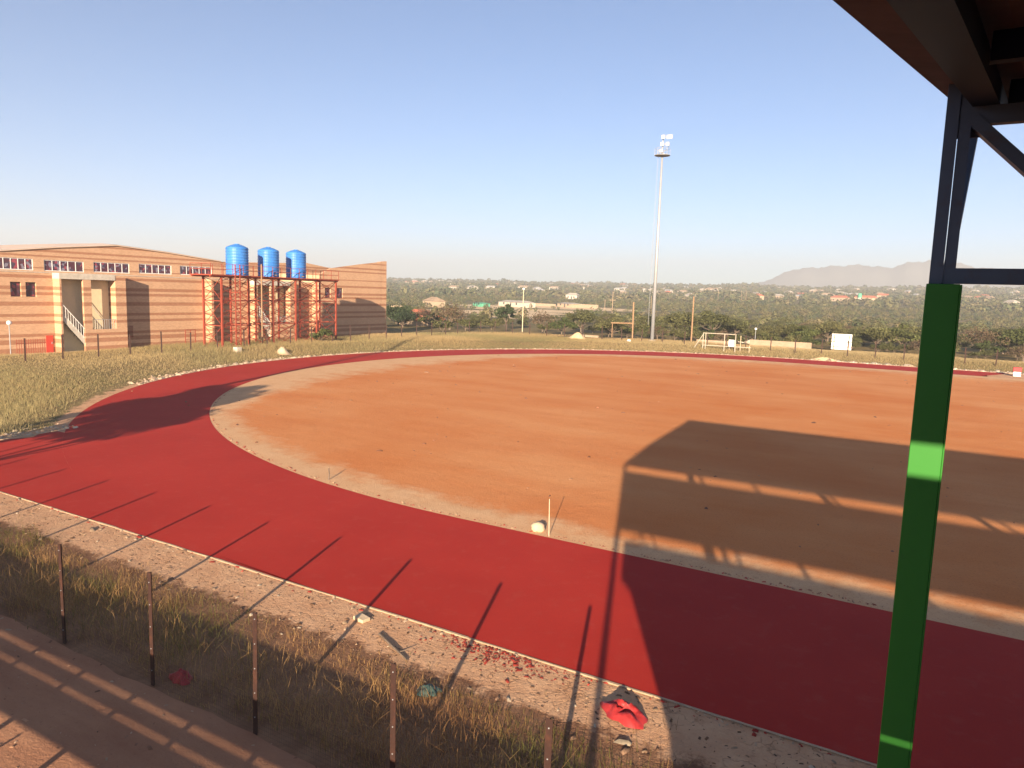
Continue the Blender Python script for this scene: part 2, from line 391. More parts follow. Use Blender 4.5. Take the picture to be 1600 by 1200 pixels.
# running track: bend + straights + starting chute, one sheet -----------------
vs = []; fs = []
path = []
for i in range(41): x = 78-(78-CX)*i/40; path.append(((x,YI),(x,YO)))
for i in range(1,121):
    a = -math.pi/2-math.pi*i/120; path.append(((CX+RI*math.cos(a),CY+RI*math.sin(a)),(CX+(RI+TW)*math.cos(a),CY+(RI+TW)*math.sin(a))))
for i in range(1,12): x = CX+(8.6-CX)*i/11; path.append(((x if i < 11 else 6.0,CY+RI),(x if i < 11 else 9.2,CY+RI+TW)))
tm = M(); NL = 6
for a, b in path:
    for j in range(NL+1): t = j/NL; tm.v.append((a[0]+(b[0]-a[0])*t, a[1]+(b[1]-a[1])*t, .010))
for i in range(len(path)-1):
    for j in range(NL): q = i*(NL+1)+j; tm.f.append((q, q+1, q+NL+2, q+NL+1))
prev = None
for i in range(41):
    ym = YO+(YI-YO)*i/40; x = CX-math.sqrt(max(0,(RI+TW)**2-(CY-ym)**2)); cur = [(min(x,-12.0),ym,.010),(min(x-.05,-35.75-.25*math.sin(ym*2.1)-.1*math.sin(ym*5.3)),ym,.010)]
    if prev: tm.add([prev[0],prev[1],cur[1],cur[0]], [(0,1,2,3)])
    prev = cur
tag(obj('running_track', tm, mt['track']), kind='structure')
# rubbly kerb lines
km = M()
def kerb_line(pts, w, z):
    for (a, b) in zip(pts[:-1], pts[1:]):
        km.bar((a[0],a[1],z), (b[0],b[1],z), w*random.uniform(.7,1.25), .035*random.uniform(.7,1.3))
kerb_line([(x, YO-.05+random.uniform(-.015,.015)) for x in np.arange(-35.7,78,.9)], .05, .004)
kerb_line([(-35.85-.25*math.sin(y*2.1)-.1*math.sin(y*5.3), y) for y in np.arange(12.3,19.3,.7)], .07, .008)
kerb_line([(CX+(RI+TW+.05)*math.cos(a), CY+(RI+TW+.05)*math.sin(a)) for a in np.arange(-R(146), -R(270), -R(1.3))], .09, .008)
kerb_line([(x, CY+RI+TW+.05) for x in np.arange(CX,9,1.0)], .09, .008)
tag(obj('kerb', km, mt['kerb']), kind='structure')
# footpath in front of the stand
pv = []; px_ = np.arange(-60,60.1,.5); rows = [-8,0,4,5.5,6.6,7.25,7.5]
pm = np.array([(x, y+(.03*math.sin(x*1.1)+.02*math.sin(x*4.1)+rng.normal(0,.02) if y == 7.5 else 0), .008) for y in rows for x in px_])
I = np.arange(len(pm)).reshape(len(rows),-1); F = np.stack([I[:-1,:-1],I[:-1,1:],I[1:,1:],I[1:,:-1]],-1).reshape(-1,4)
tag(npobj('footpath', pm, F, mt['path']), kind='structure')
pav = M(); pav.box((-75.3,10,-.1),(-72.2,47.5,.035)); tag(obj('pavement', pav, mt['palecon']), kind='structure')

# mountains far away ----------------------------------------------------------
prof = [(-1500,40),(-1050,90),(-838,120),(-764,155),(-664,198),(-480,215),(-301,224),(-186,208),(-110,230),(-44,244),(30,251),(143,235),(207,218),(347,200),(533,179),(900,140),(1400,60)]
xs = np.linspace(-1500,1400,180); hs = np.interp(xs,[p[0] for p in prof],[p[1] for p in prof])*(1+.02*np.sin(xs*.05)+.015*np.sin(xs*.13+1))
rowsM = [(-260,.0),(-170,.35),(-90,.7),(0,1.),(90,.6),(200,0.)]
V = np.concatenate([np.c_[xs*(3000+dy)/4500, np.full(len(xs),2985+dy)+14*np.sin(xs*.02+dy), (7.3+(hs-7.3)*3/4.5)*f*(1+.06*np.sin(xs*.035+dy)*(f<1))-5*(f==0)] for dy,f in rowsM])
I = np.arange(len(V)).reshape(len(rowsM),-1); F = np.stack([I[:-1,:-1],I[:-1,1:],I[1:,1:],I[1:,:-1]],-1).reshape(-1,4)
tag(npobj('mountains', V, F, mt['mountain'], None, None, True), kind='structure')

# ------------------------------------------------------------------ haze
hz = M().box((-3400,-3400,-7),(3400,3400,182))
hm = bpy.data.materials.new('pale_haze'); hm.use_nodes = True; t = hm.node_tree; t.nodes.clear()
pvn = t.nodes.new('ShaderNodeVolumePrincipled'); pvn.inputs['Color'].default_value = (.90,.93,.96,1); pvn.inputs['Density'].default_value = .00052; pvn.inputs['Anisotropy'].default_value = .1
om = t.nodes.new('ShaderNodeOutputMaterial'); t.links.new(pvn.outputs[0], om.inputs['Volume'])
tag(obj('haze', hz, hm), kind='stuff')

# ------------------------------------------------------------------ grass
def blades(px, py, pz, h, wd, lean, col, seg2=True):
    """each point becomes one bent blade (two quads)"""
    n = len(px); a = rng.uniform(0, 2*np.pi, n); b = rng.uniform(0, 2*np.pi, n); l = np.abs(rng.normal(0, lean, n))*h
    ox = np.cos(a)*wd/2; oy = np.sin(a)*wd/2; lx = np.cos(b)*l; ly = np.sin(b)*l
    P0 = np.stack([px-ox,py-oy,pz],1); P1 = np.stack([px+ox,py+oy,pz],1)
    mx, my, mz = px+lx*.35, py+ly*.35, pz+h*.6
    P2 = np.stack([mx+ox*.75,my+oy*.75,mz],1); P3 = np.stack([mx-ox*.75,my-oy*.75,mz],1)
    tx, ty, tz = px+lx, py+ly, pz+h
    P4 = np.stack([tx+ox*.15,ty+oy*.15,tz],1); P5 = np.stack([tx-ox*.15,ty-oy*.15,tz],1)
    V = np.stack([P0,P1,P2,P3,P4,P5],1).reshape(-1,3); i = np.arange(n)*6
    F = np.concatenate([np.stack([i,i+1,i+2,i+3],1), np.stack([i+3,i+2,i+4,i+5],1)])
    return V, F, np.repeat(col, 6, 0)
def vnoise(x, y, s, seed=0):
    x = x*s+seed*17.3; y = y*s+seed*9.1
    xi = np.floor(x); yi = np.floor(y); u = x-xi; v = y-yi; u = u*u*(3-2*u); v = v*v*(3-2*v)
    h = lambda a, b: np.modf(np.abs(np.sin(a*127.1+b*311.7)*43758.5453))[0]
    return (h(xi,yi)*(1-u)+h(xi+1,yi)*u)*(1-v)+(h(xi,yi+1)*(1-u)+h(xi+1,yi+1)*u)*v
straw = np.array([.46,.31,.14]); green = np.array([.16,.165,.05]); redb = np.array([.34,.17,.085]); pale = np.array([.56,.46,.25])
def grasscol(x, y, s=.5, gbias=0.):
    t = vnoise(x,y,s,1)+rng.normal(0,.18,len(x))+gbias; u = vnoise(x,y,s*.7,5)+rng.normal(0,.15,len(x))
    c = straw+(green-straw)*np.clip((t-.45)*3,0,1)[:,None]; c = c+(redb-c)*(np.clip((u-.62)*3,0,1)*.7)[:,None]
    return c*rng.uniform(.7,1.2,len(x))[:,None]
# near strip between path and track
n = 78000; x = rng.uniform(-34,6,n); y = 7.62+rng.beta(1.2,1.7,n)*4.0
y += .15*np.sin(x*1.3); keep = rng.random(n) < np.clip(.25+1.0*(vnoise(x,y,1.1,2)-.25)*(1.15-(y-7.4)/4.6),.02,1)
keep &= ~((y > 10.1+.7*vnoise(x,y*0,.6,3)) & (rng.random(n) < .93)); keep &= ~((x > -2.5) & (y > 9.8))
x = x[keep]; y = y[keep]; h = rng.gamma(4,.049,len(x))*np.clip(1.35-(y-7.5)/4.2,.3,1.15)*(.5+.9*vnoise(x,y,.8,4))*np.clip((y-7.4)/.6,.35,1)
V, F, C = blades(x, y, np.zeros(len(x)), h, rng.uniform(.005,.012,len(x)), .7, grasscol(x,y,.55,-.06+.5*(y > 9.2)*(vnoise(x,y,.45,9) > .5))*np.array([.92,.82,.74]))
tag(npobj('grass_strip', V, F, mt['grass'], None, {'tone':C}), 'tall dry grass between the footpath and the track verge', None, None, 'stuff')
# bank and meadow beyond the track
n = 1150000; x = rng.uniform(-74,26,n); y = rng.uniform(13,118,n); d = dout(x,y)
keep = (d > .7) & ~((x > -34) & (y < 60)) & ~((x < -71.5)) & ((d < 16+6*(x < -50)))
keep &= ~((y < 24) & (x > -36.9)) & ~((x < -66) & (y < 47) & (y > 30) & (x < -70.5)); keep &= rng.random(n) < np.clip((d-.5)/1.4,.12,1)
keep &= rng.random(n) > clearing(x,y)*.8
x = x[keep]; y = y[keep]; h = (.11+.26*vnoise(x,y,.16,3)**1.3+.10*(x < -55)*(y > 45))*rng.uniform(.7,1.25,len(x))*np.clip((dout(x,y)-.3)/2.2,.35,1)
c = grasscol(x,y,.11,-.08); c = c+(pale-c)*(.25+.6*vnoise(x,y,.05,8))[:,None]
V, F, C = blades(x, y, gz(x,y)-.02, h, rng.uniform(.009,.021,len(x)), .8, c)
tag(npobj('meadow_grass', V, F, mt['grass'], None, {'tone':C}), 'dry yellow grass on the bank round the bend', None, None, 'stuff')
# loose bits: twigs and crumbs on the verge, red granules by the kerb, rubble by the far kerb
V = []; F = []; C = []
def crumbs(n, fx, fy, size, cols, zf=None, flat=.5):
    global V, F, C
    x = fx(n); y = fy(n); s = size*rng.gamma(3,.34,n); z = (gz(x,y) if zf is None else np.full(n,zf)); a = rng.uniform(0,np.pi,n); el = rng.uniform(1,2.6,n)
    base = sum(len(q) for q in V)
    ux = np.stack([np.cos(a)*s*el,np.sin(a)*s*el,0*s],1); uy = np.stack([-np.sin(a)*s,np.cos(a)*s,0*s],1); c0 = np.stack([x,y,z-.004],1); top = c0+np.stack([rng.normal(0,.2,n)*s,rng.normal(0,.2,n)*s,s*flat*2],1)
    pts = np.stack([c0-ux-uy*.7,c0+ux*.8-uy,c0+ux+uy*.8,c0-ux*.7+uy,top-ux*.45,top+ux*.5],1).reshape(-1,3); i = base+np.arange(n)*6
    F.append(np.concatenate([np.stack([i,i+1,i+5,i+4],1),np.stack([i+1,i+2,i+5,i+5],1)[:, [0,1,2,2]][:, :4],np.stack([i+2,i+3,i+4,i+5],1),np.stack([i+3,i,i+4,i+4],1)]))
    V.append(pts); cc = np.array(cols)[rng.integers(0,len(cols),n)]*rng.uniform(.7,1.2,n)[:,None]; C.append(np.repeat(cc,6,0))
U = lambda a, b: (lambda n: rng.uniform(a,b,n))
crumbs(4200, U(-45,4), U(10.3,12.2), .011, [(.20,.11,.06),(.28,.17,.10),(.14,.08,.05),(.45,.30,.18)])
crumbs(160, U(-45,4), U(10.2,12.1), .028, [(.40,.28,.18),(.30,.18,.11),(.5,.4,.28)])
crumbs(800, lambda n: rng.normal(-6.9,.8,n), lambda n: 12.15-np.abs(rng.normal(0,.32,n)), .011, [(.33,.05,.035),(.28,.05,.035)])
crumbs(500, U(-40,4), lambda n: 12.2-np.abs(rng.normal(0,.12,n)), .016, [(.42,.06,.04),(.5,.36,.24)])
crumbs(1500, U(-30,10), lambda n: 6.5+rng.uniform(-2,1.1,n), .011, [(.4,.22,.13),(.2,.1,.06),(.42,.3,.2)], .008)
aa = rng.uniform(-R(272),-R(146),2600); rr = RI+TW+.15+np.abs(rng.normal(0,.45,2600))
crumbs(2600, lambda n: CX+rr*np.cos(aa), lambda n: CY+rr*np.sin(aa), .05, [(.58,.42,.28),(.45,.31,.2),(.62,.48,.34)])
crumbs(600, lambda n: -36.1-np.abs(rng.normal(0,.7,n)), U(12.5,20), .03, [(.58,.46,.33),(.45,.33,.22)])
crumbs(900, U(-12,24), lambda n: CY+RI+TW+.2+np.abs(rng.normal(0,.5,n)), .08, [(.58,.46,.33),(.45,.33,.22),(.66,.55,.42)])
bx = rng.uniform(-42,0,900); 
crumbs(900, lambda n: bx, lambda n: np.where(bx < CX, CY-np.sqrt(np.clip(RI**2-(bx-CX)**2,0,None)), YI)+.12+np.abs(rng.normal(0,.10,n)), .014, [(.42,.08,.05),(.40,.20,.11),(.52,.34,.2)], .006)
crumbs(420, U(-46,20), U(22,88), .03, [(.30,.13,.07),(.38,.2,.11),(.24,.12,.08)], .006)
V = np.concatenate(V); F = np.concatenate(F); C = np.concatenate(C)
tri = F[:,2] == F[:,3]
F3 = np.concatenate([F[~tri][:,[0,1,2]],F[~tri][:,[0,2,3]],F[tri][:,[0,1,2]]])
tag(npobj('loose_rubble', V, F3, mt['granule'], None, {'tone':C}), 'crumbs of soil, twigs, stones and red granules along the track edges', None, None, 'stuff')

# ------------------------------------------------------------------ grandstand
gs = thing('grandstand', 'dark steel roofed grandstand on a green column with a blue-grey truss', 'grandstand', (.12,6.5,0))
def rz(y): return float(np.interp(y,[-.35,3.29,8.5],[8.25,8.525,9.255]))      # underside of the sheets
def lx(y): return float(np.interp(y,[-.35,3.29,8.5],[-.35,-.44,.12]))
XE = 31
rs = M(); ysr = [-.35,1.5,3.29,5.9,8.5]
for i, y in enumerate(ysr[:-1]):
    y2 = ysr[i+1]; nco = 160
    for k in range(nco):
        a = k/nco; b = (k+1)/nco; x0, x1 = lx(y)+(XE-lx(y))*a, lx(y)+(XE-lx(y))*b; u0, u1 = lx(y2)+(XE-lx(y2))*a, lx(y2)+(XE-lx(y2))*b
        za = .0 if k % 2 else .03; zb = .03 if k % 2 else .0
        rs.add([(x0,y,rz(y)+za),(x1,y,rz(y)+zb),(u1,y2,rz(y2)+zb),(u0,y2,rz(y2)+za),(x0,y,rz(y)+za+.012),(x1,y,rz(y)+zb+.012),(u1,y2,rz(y2)+zb+.012),(u0,y2,rz(y2)+za+.012)],[(0,3,2,1),(4,5,6,7),(0,1,5,4),(2,3,7,6)]+([(3,0,4,7)] if k == 0 else []))
obj('roof_sheet', rs, mt['sheet'], gs)
for y, hh in ((.2,.14),(2.4,.14),(4.4,.14),(6.5,.16)):
    obj('purlin', M().box((lx(y)+.50,y-.035,rz(y)-hh-.004),(XE-.1,y+.035,rz(y)-.004)), mt['bluesteel'], gs)
obj('front_beam', M().box((.13,8.503,9.24),(XE,8.56,9.40)), mt['sheet'], gs)
for x in [.34]+list(np.arange(5.3,XE,5.1)):
    rf = M()
    if x < 1: rf.bar((-.30,.6,8.07),(.46,8.40,9.14),.17,.14)
    else:
        for y, y2 in ((.6,3.29),(3.29,8.40)): rf.bar((x,y,rz(y)-.09),(x,y2,rz(y2)-.09),.17,.15)
    obj('rafter', rf, mt['bluesteel'], gs)
def column(x):
    c = M().box((x-.12,6.40,-.1),(x+.105,6.60,7.50)); c.box((x+.105,6.40,-.1),(x+.118,6.46,7.497)); return c
cols = [.125+5.1*i for i in range(6)]
for x in cols:
    obj('column', column(x), mt['green'], gs, bevel=.008)
    pm_ = M(); pm_.box((x-.105,6.46,7.503),(x-.018,6.56,9.0)); pm_.box((x-.012,6.47,7.503),(x+.065,6.56,9.0)); obj('truss_post', pm_, mt['truss'], gs)
    obj('cantilever_brace', M().bar((x+.0,6.57,7.45),(x+.165,8.3,9.1),.06,.06), mt['truss'], gs)
    obj('gusset', M().box((x-.03,6.57,8.60),(x+.15,6.585,9.05)), mt['truss'], gs)
obj('bottom_chord', M().box((cols[0]+.065,6.47,7.505),(XE-.3,6.56,7.622)), mt['truss'], gs)
obj('top_chord', M().box((cols[0]+.065,6.465,8.675),(XE-.3,6.555,8.805)), mt['truss'], gs)
for x in cols:
    for a, b in (((x+.07,8.72),(x+1.2,7.58)),((x+1.3,7.58),(x+2.5,8.70)),((x+2.6,8.70),(x+3.8,7.58)),((x+3.9,7.58),(x+5.0,8.70))):
        if b[0] < XE: obj('diagonal', M().bar((a[0],6.515,a[1]),(b[0],6.515,b[1]),.085,.12,(0,1,0)), mt['truss'], gs)
for x in [-.3,3.0,5.15,8.0,10.6,13.4,16.2,19,22,25,28,30.6]:
    obj('back_post', M().box((x-.06,-.56,-.1),(x+.06,-.44,rz(-.4)-.01)), mt['bluesteel'], gs)
for x in (3.4,): obj('back_strut', M().bar((x-.05,-.5,5.6),(x+.05,-.5,6.0),.09), mt['bluesteel'], gs)
obj('gap_shade_beam', M().box((-.3,-.44,8.13),(XE,-.352,8.30)), mt['bluesteel'], gs)  # unseen beam added to narrow the sunlit gap under the roof
obj('rear_cladding', M().box((-.24,-.54,5.86),(XE,-.47,7.88)), mt['sheet'], gs)
tr = M(); tr.box((-.03,-.44,4.85),(XE,.55,5.15)); y = .551; z = 5.15
while z > 1.2: tr.box((-.03,y,z-.80),(XE,y+.50,z-.45)); y += .501; z -= .45
obj('terrace', tr, mt['concrete'], gs)
obj('shadow_edge_plate', M().add([(x,y,z) for x in (-.09,-.033) for y,z in ((-.44,4.80),(.35,4.42),(5.3,0.),(5.3,.95),(.75,5.18),(-.44,5.18))],[(0,1,2,3,4,5),(11,10,9,8,7,6)]+[(i,6+i,6+(i+1)%6,(i+1)%6) for i in range(6)]), mt['concrete'], gs)  # unseen side plate added to smooth the stepped shadow of the terrace
obj('sun_block_plate', M().box((2.40,-.56,5.67),(2.74,-.545,5.9)), mt['bluesteel'], gs)  # unseen plate added to block the sun from the lower column
obj('rear_wall', M().box((1.05,-.60,-.1),(XE,-.445,5.62)).box((-.03,-.60,4.9),(1.048,-.445,5.62)), mt['concrete'], gs)
for x in (1.2,6.3,11.4,16.5,21.6,26.7): obj('raker_wall', M().add([(x,-.44,-.1),(x+.2,-.44,-.1),(x+.2,4.6,-.1),(x,4.6,-.1),(x,-.44,4.84),(x+.2,-.44,4.84),(x+.2,.5,4.2),(x,.5,4.2),(x+.2,4.6,.9),(x,4.6,.9)],[(0,3,2,1),(4,5,6,7),(7,6,8,9),(0,1,5,4),(2,3,9,8),(1,2,8,6,5),(0,4,7,9,3)]), mt['concrete'], gs)
hr_ = M(); pts = [(-.03,.1,5.95),(-.03,.9,5.95),(-.03,5.6,2.3)]
for a, b in zip(pts[:-1], pts[1:]): hr_.tube(a,b,.025); hr_.tube((a[0],a[1],a[2]-.45),(b[0],b[1],b[2]-.45),.018)
for yy in (.9,2.4,4.0,5.5): zt = 5.95-(yy-.9)*.777; hr_.tube((-.03,yy,zt-1.1),(-.03,yy,zt),.022)
obj('handrail', hr_, mt['bluesteel'], gs)
# low spectator bleacher beside the stand: its planks throw the stripes on the path
bl = thing('spectator_bleacher', 'low plank-backed spectator bleacher beside the grandstand, casting striped shade on the path', 'bleacher', (-12,2,0))
for z0, z1_ in ((1.02,1.265),(1.295,1.385),(1.42,2.12)): obj('plank', M().box((-34,1.97,z0),(-1.2,2.03,z1_)), mt['wood'], bl)
for x in np.arange(-33,-1,1.55): obj('post', M().box((x-.05,1.9,0),(x+.05,1.965,2.1)), mt['post'], bl)
for x in np.arange(-33,-2,3.1): obj('brace', M().bar((x,1.93,.05),(x+.5,1.93,1.0),.04), mt['post'], bl)

# ------------------------------------------------------------------ near fence
ord_ = ['first','second','third','fourth','fifth','sixth','seventh','eighth','ninth','tenth','eleventh','twelfth','thirteenth','fourteenth','fifteenth','sixteenth','seventeenth','eighteenth','nineteenth','twentieth','twenty-first','twenty-second','twenty-third','twenty-fourth','twenty-fifth','twenty-sixth','twenty-seventh','twenty-eighth','twenty-ninth','thirtieth','thirty-first','thirty-second','thirty-third','thirty-fourth','thirty-fifth','thirty-sixth','thirty-seventh','thirty-eighth','thirty-ninth','fortieth','forty-first','forty-second']
def post_proto(name, h, label, wd=.09, holes=True):
    t = thing(name, label, 'fence post', (0,0,0))
    s = M(); s.box((-wd/2,-.004,-.1),(wd/2,.004,h)); s.box((-.004,.004,-.1),(.004,.045,h)); obj('shaft', s, mt['post'], t)
    if holes:
        b = M()
        for z in np.arange(.3,h,.42): obj('bolt', M().tube((0,-.014,z),(0,-.005,z),.010,n=6), mt['galv'], t)
    return t
fx = [-31.4,-28.6,-25.75,-22.95,-20.15,-17.3,-14.51,-11.63,-8.92,-6.05,-3.6,-.9]
def fence_panel(x0, x1, y, h):
    p = M()
    for z in np.arange(.06,h,.075): p.box((x0,y-.0007,z),(x1,y+.0007,z+.0014))
    for x in np.arange(x0+.04,x1,.05): p.box((x-.0006,y+.0008,.03),(x+.0006,y+.002,h-.02))
    return p
first = None
vis = {6:'rusty brown steel post by the path, leftmost of the near fence',7:'rusty brown steel post just left of the red rag in the grass',8:'rusty brown steel post at the foot of the frame left of the pale block',9:'rusty brown steel post below the teal rag on the verge',10:'rusty brown steel post nearest the crumpled red plastic sheet'}
for i, x in enumerate(fx):
    hh = {7:2.16,8:2.08}.get(i,2.1)
    t = post_proto('fence_post', hh, vis.get(i, 'rusty brown steel fence post by the footpath beyond the edge of the view'), .095)
    t.location = (x,7.55,0); t.rotation_euler = (R(random.uniform(-1,1)),R(random.uniform(-.8,.8)),0); t['group'] = 'near fence posts along the footpath'
for i, (a, b) in enumerate(zip(fx[:-1], fx[1:])):
    o = obj('wire_mesh', fence_panel(a+.02,b-.02,7.55,2.03), mt['wire'], None, origin=((a+b)/2,7.55,0))
    tag(o, 'fine wire mesh hung on the near fence posts', 'fence mesh', 'wire mesh bays of the near fence')

# far fence posts: along the bank in front of the hall and across the far side
fy = [30.4,33.3,36.3,39.2,42.3,45.4,48.5,51.8,54.9,58.2,61.5,64.9,68.1,71.6,75.0,78.3,81.7,85.3,88.8]
far_posts = [(-62.0,y) for y in fy]+[(-62.1,92.2),(-62.2,95.6),(-62.3,99.2)]+[(x,103.) for x in (-61.9,-59.7,-58.5,-55.3,-52.2,-49.0,-45.8,-42.6,-39.4,-36.2,-33.0,-29.7,-26.4,-23.7,-21.0,-17.7,-14.5,-11.2,-8.05,-4.8,-1.55,1.7,5.0,8.15,11.4)]
pr = None
for i, (x, y) in enumerate(far_posts):
    lab = ('thin dark bank post before the brick hall, %s from the left of its row' if i < 19 else 'thin dark far fence post, %s from the corner beside the hall') % ord_[i if i < 19 else i-19]
    if i == 0: pr = post_proto('boundary_post', 2.0, lab, .13, False); t = pr; t['group'] = 'far fence posts'
    else: t = dup(pr, label=lab)
    t.location = (x, y, z1(x,y)-.05); t.scale = (1,1,random.uniform(.94,1.06)); t.rotation_euler = (R(random.uniform(-1.5,1.5)),R(random.uniform(-1.5,1.5)),math.atan2(-x,y))

# ------------------------------------------------------------------ brick hall
hall = thing('sports_hall', 'long striped orange brick hall with two recessed stair entrances', 'hall', (-75,55,0))
XW = -75.2
LW = [(35.9,5.55,36.85,6.95),(37.25,5.55,38.2,6.95)]
wl = M(); wl.wall(XW, XW-.35, [18,75.0], [-.2,7.9], LW); obj('front_wall', wl, mt['brick'], hall)
obj('flat_roof', M().box((-82,18,7.5),(XW-.36,75,7.7)), mt['concrete'], hall)
obj('coping', M().box((XW-.38,18,7.902),(XW+.03,75,7.97)), mt['palecon'], hall)
def win(y0, z0, y1, z1_, x, n, fr='white', depth=.12):
    f = M(); t = .07
    f.box((x-.06,y0,z0),(x,y1,z0+t)); f.box((x-.06,y0,z1_-t),(x,y1,z1_))
    for k in range(n+1): yy = y0+(y1-y0-t)*k/n; f.box((x-.055,yy,z0+t+.001),(x+.004,yy+t,z1_-t-.001))
    o = obj('window', f, mt[fr], hall)
    obj('pane', M().box((x-.05,y0+.02,z0+.02),(x-.03,y1-.02,z1_-.02)), mt['glassdark'], o); return o
for a in LW: win(a[0],a[1],a[2],a[3],XW-.2,1,'darkopen')
def entrance(y0, k=1.0):
    """stair bay standing 1.2 m proud of the front wall"""
    xf = -74.0; b = M()
    b.box((XW+.002,y0,-.2),(xf,y0+.18,7.36)); b.box((XW+.92,y0+2.3,-.2),(xf,y0+3.1,7.36)); b.box((XW+.92,y0+3.101,-.2),(xf,y0+5.65,2.3)); b.box((XW+.002,y0+5.65,-.2),(xf,y0+6.8,7.88))
    obj('entrance_screen', b, mt['brick'], hall)
    obj('entrance_lintel', M().box((XW+.002,y0-.02,7.365),(xf+.03,y0+5.645,7.93)), mt['palecon'], hall)
    obj('back_plaster', M().box((XW+.003,y0+.2,0),(XW+.02,y0+5.6,7.3)), mt['cream'], hall)
    st = M()
    for q in range(11): st.box((XW+.06,y0+.2+q*.27,3.9-q*.33-.25),(xf-.25,y0+.2+(q+1)*.27,3.9-q*.33))
    st.bar((xf-.2,y0+.2,3.7),(xf-.2,y0+3.1,.2),.1,.45)
    obj('stair', st, mt['palecon'], hall)
    rl = M(); rl.tube((xf-.06,y0+.2,4.9),(xf-.06,y0+2.3,2.4),.03); 
    for q in range(9): yy = y0+.25+q*.24; rl.tube((xf-.06,yy,3.8-q*.29),(xf-.06,yy,4.85-q*.29),.018,n=6)
    obj('stair_rail', rl, mt['white'], hall)
    br_ = M(); br_.tube((xf-.1,y0+3.1,3.3),(xf-.1,y0+5.65,3.3),.025); br_.tube((XW+.15,y0+3.0,5.6),(XW+.15,y0+5.0,3.0),.03)
    for q in range(11): yy = y0+3.2+q*.24; br_.tube((xf-.1,yy,2.3),(xf-.1,yy,3.3),.016,n=6)
    obj('balustrade', br_, mt['galv'], hall)
entrance(39.75); entrance(63.9)
obj('fin_wall', M().box((XW+.002,57.2,-.2),(-74,57.5,7.88)), mt['brick'], hall)
dd = obj('door', M().box((XW+.003,38.85,0),(XW+.06,39.5,1.75)), mt['reddoor'], hall); obj('handle', M().box((XW+.061,39.35,.9),(XW+.10,39.4,1.1)), mt['galv'], dd)
gr = M()
for q in range(6): gr.box((XW+.03,47.2+q*.13,1.3),(XW+.06,47.23+q*.13,2.5))
gr.box((XW+.025,47.15,1.3),(XW+.055,47.95,1.34)); gr.box((XW+.025,47.15,2.46),(XW+.055,47.95,2.5)); obj('window_grille', gr, mt['redox'], hall)
# raised end wing with sloping parapet
wg = M(); RW = [(75.8,5.85,76.9,7.3),(78.2,5.85,79.4,7.3)]
wg.wall(-73.8, -74.15, [75,87.9], [-.2,8.9], RW); obj('wing_wall', wg, mt['brick'], hall)
obj('wing_parapet', M().prism([(75,8.902),(87.9,8.902),(87.9,11.5),(82.7,10.85),(77,10.05),(75,9.2)],'x',-74.15,-73.8), mt['brick'], hall)
obj('wing_end', M().prism([(87.9,-.2),(89.3,-.2),(89.3,11.7),(87.9,11.52)],'x',-74.6,-73.84), mt['brick'], hall)
obj('wing_side', M().box((-82,74.7,-.2),(-73.8,74.998,9.18)), mt['brick'], hall)
for a in RW: win(a[0],a[1],a[2],a[3],-73.95,1,'darkopen')
# tall hall behind with clerestory
top = [(18,7.6),(30,8.9),(38.4,9.99),(44.0,10.71),(50.55,11.38),(57.0,10.98),(64.9,10.3),(72,10.55),(80.5,10.92),(84.8,10.45),(86,10.4)]
HW = [(23.5,8.15,27.5,9.36),(28.4,8.15,32.4,9.36),(33.2,8.15,37.0,9.37),(37.9,8.17,41.45,9.38),(42.55,8.17,46.75,9.34),(47.85,8.25,52.1,9.40),(53.3,8.33,57.6,9.46),(58.8,8.38,63.5,9.5)]
hw = M(); hw.wall(-82, -82.3, [18,38.4,44,50.55,57,64.9,86], [7.4,9.5], [h for h in HW if h[2]>37]); 
obj('clerestory_wall', hw, mt['brick'], hall)
gab = [(38.4,9.99),(44.0,10.71),(50.55,11.38),(57.0,10.98),(64.9,10.3),(72,10.55),(80.5,10.92),(84.8,10.45),(86,10.4)]
obj('gable', M().prism([(18,9.502),(86,9.502)]+gab[::-1]+[(18,9.9)],'x',-82.3,-82.0), mt['brick'], hall)
for h in HW[3:]: win(*h, -82.05, 5)
ev = M()
for (a, za), (b, zb) in zip(([(18,9.9)]+gab)[:5], gab[:5]): ev.bar((-82.1,a,za+.05),(-82.1,b,zb+.05),.5,.1)
obj('eave_trim', ev, mt['hallroof'], hall)
rfm = M(); back = [(18,9.8),(46.9,11.3),(53,11.9),(59.5,12.45),(63,12.1),(70,10.9)]; fr_ = [(18,9.97),(38.4,10.1),(44,10.82),(50.55,11.49),(57,11.09),(64.9,10.40)]
for (a, za), (b, zb), (c1, zc), (d1, zd) in zip(fr_[:-1], fr_[1:], back[:-1], back[1:]): rfm.add([(-81.9,a,za+.02),(-81.9,b,zb+.02),(-100,d1,zd),(-100,c1,zc)],[(0,1,2,3)])
obj('hall_roof', rfm, mt['hallroof'], hall)

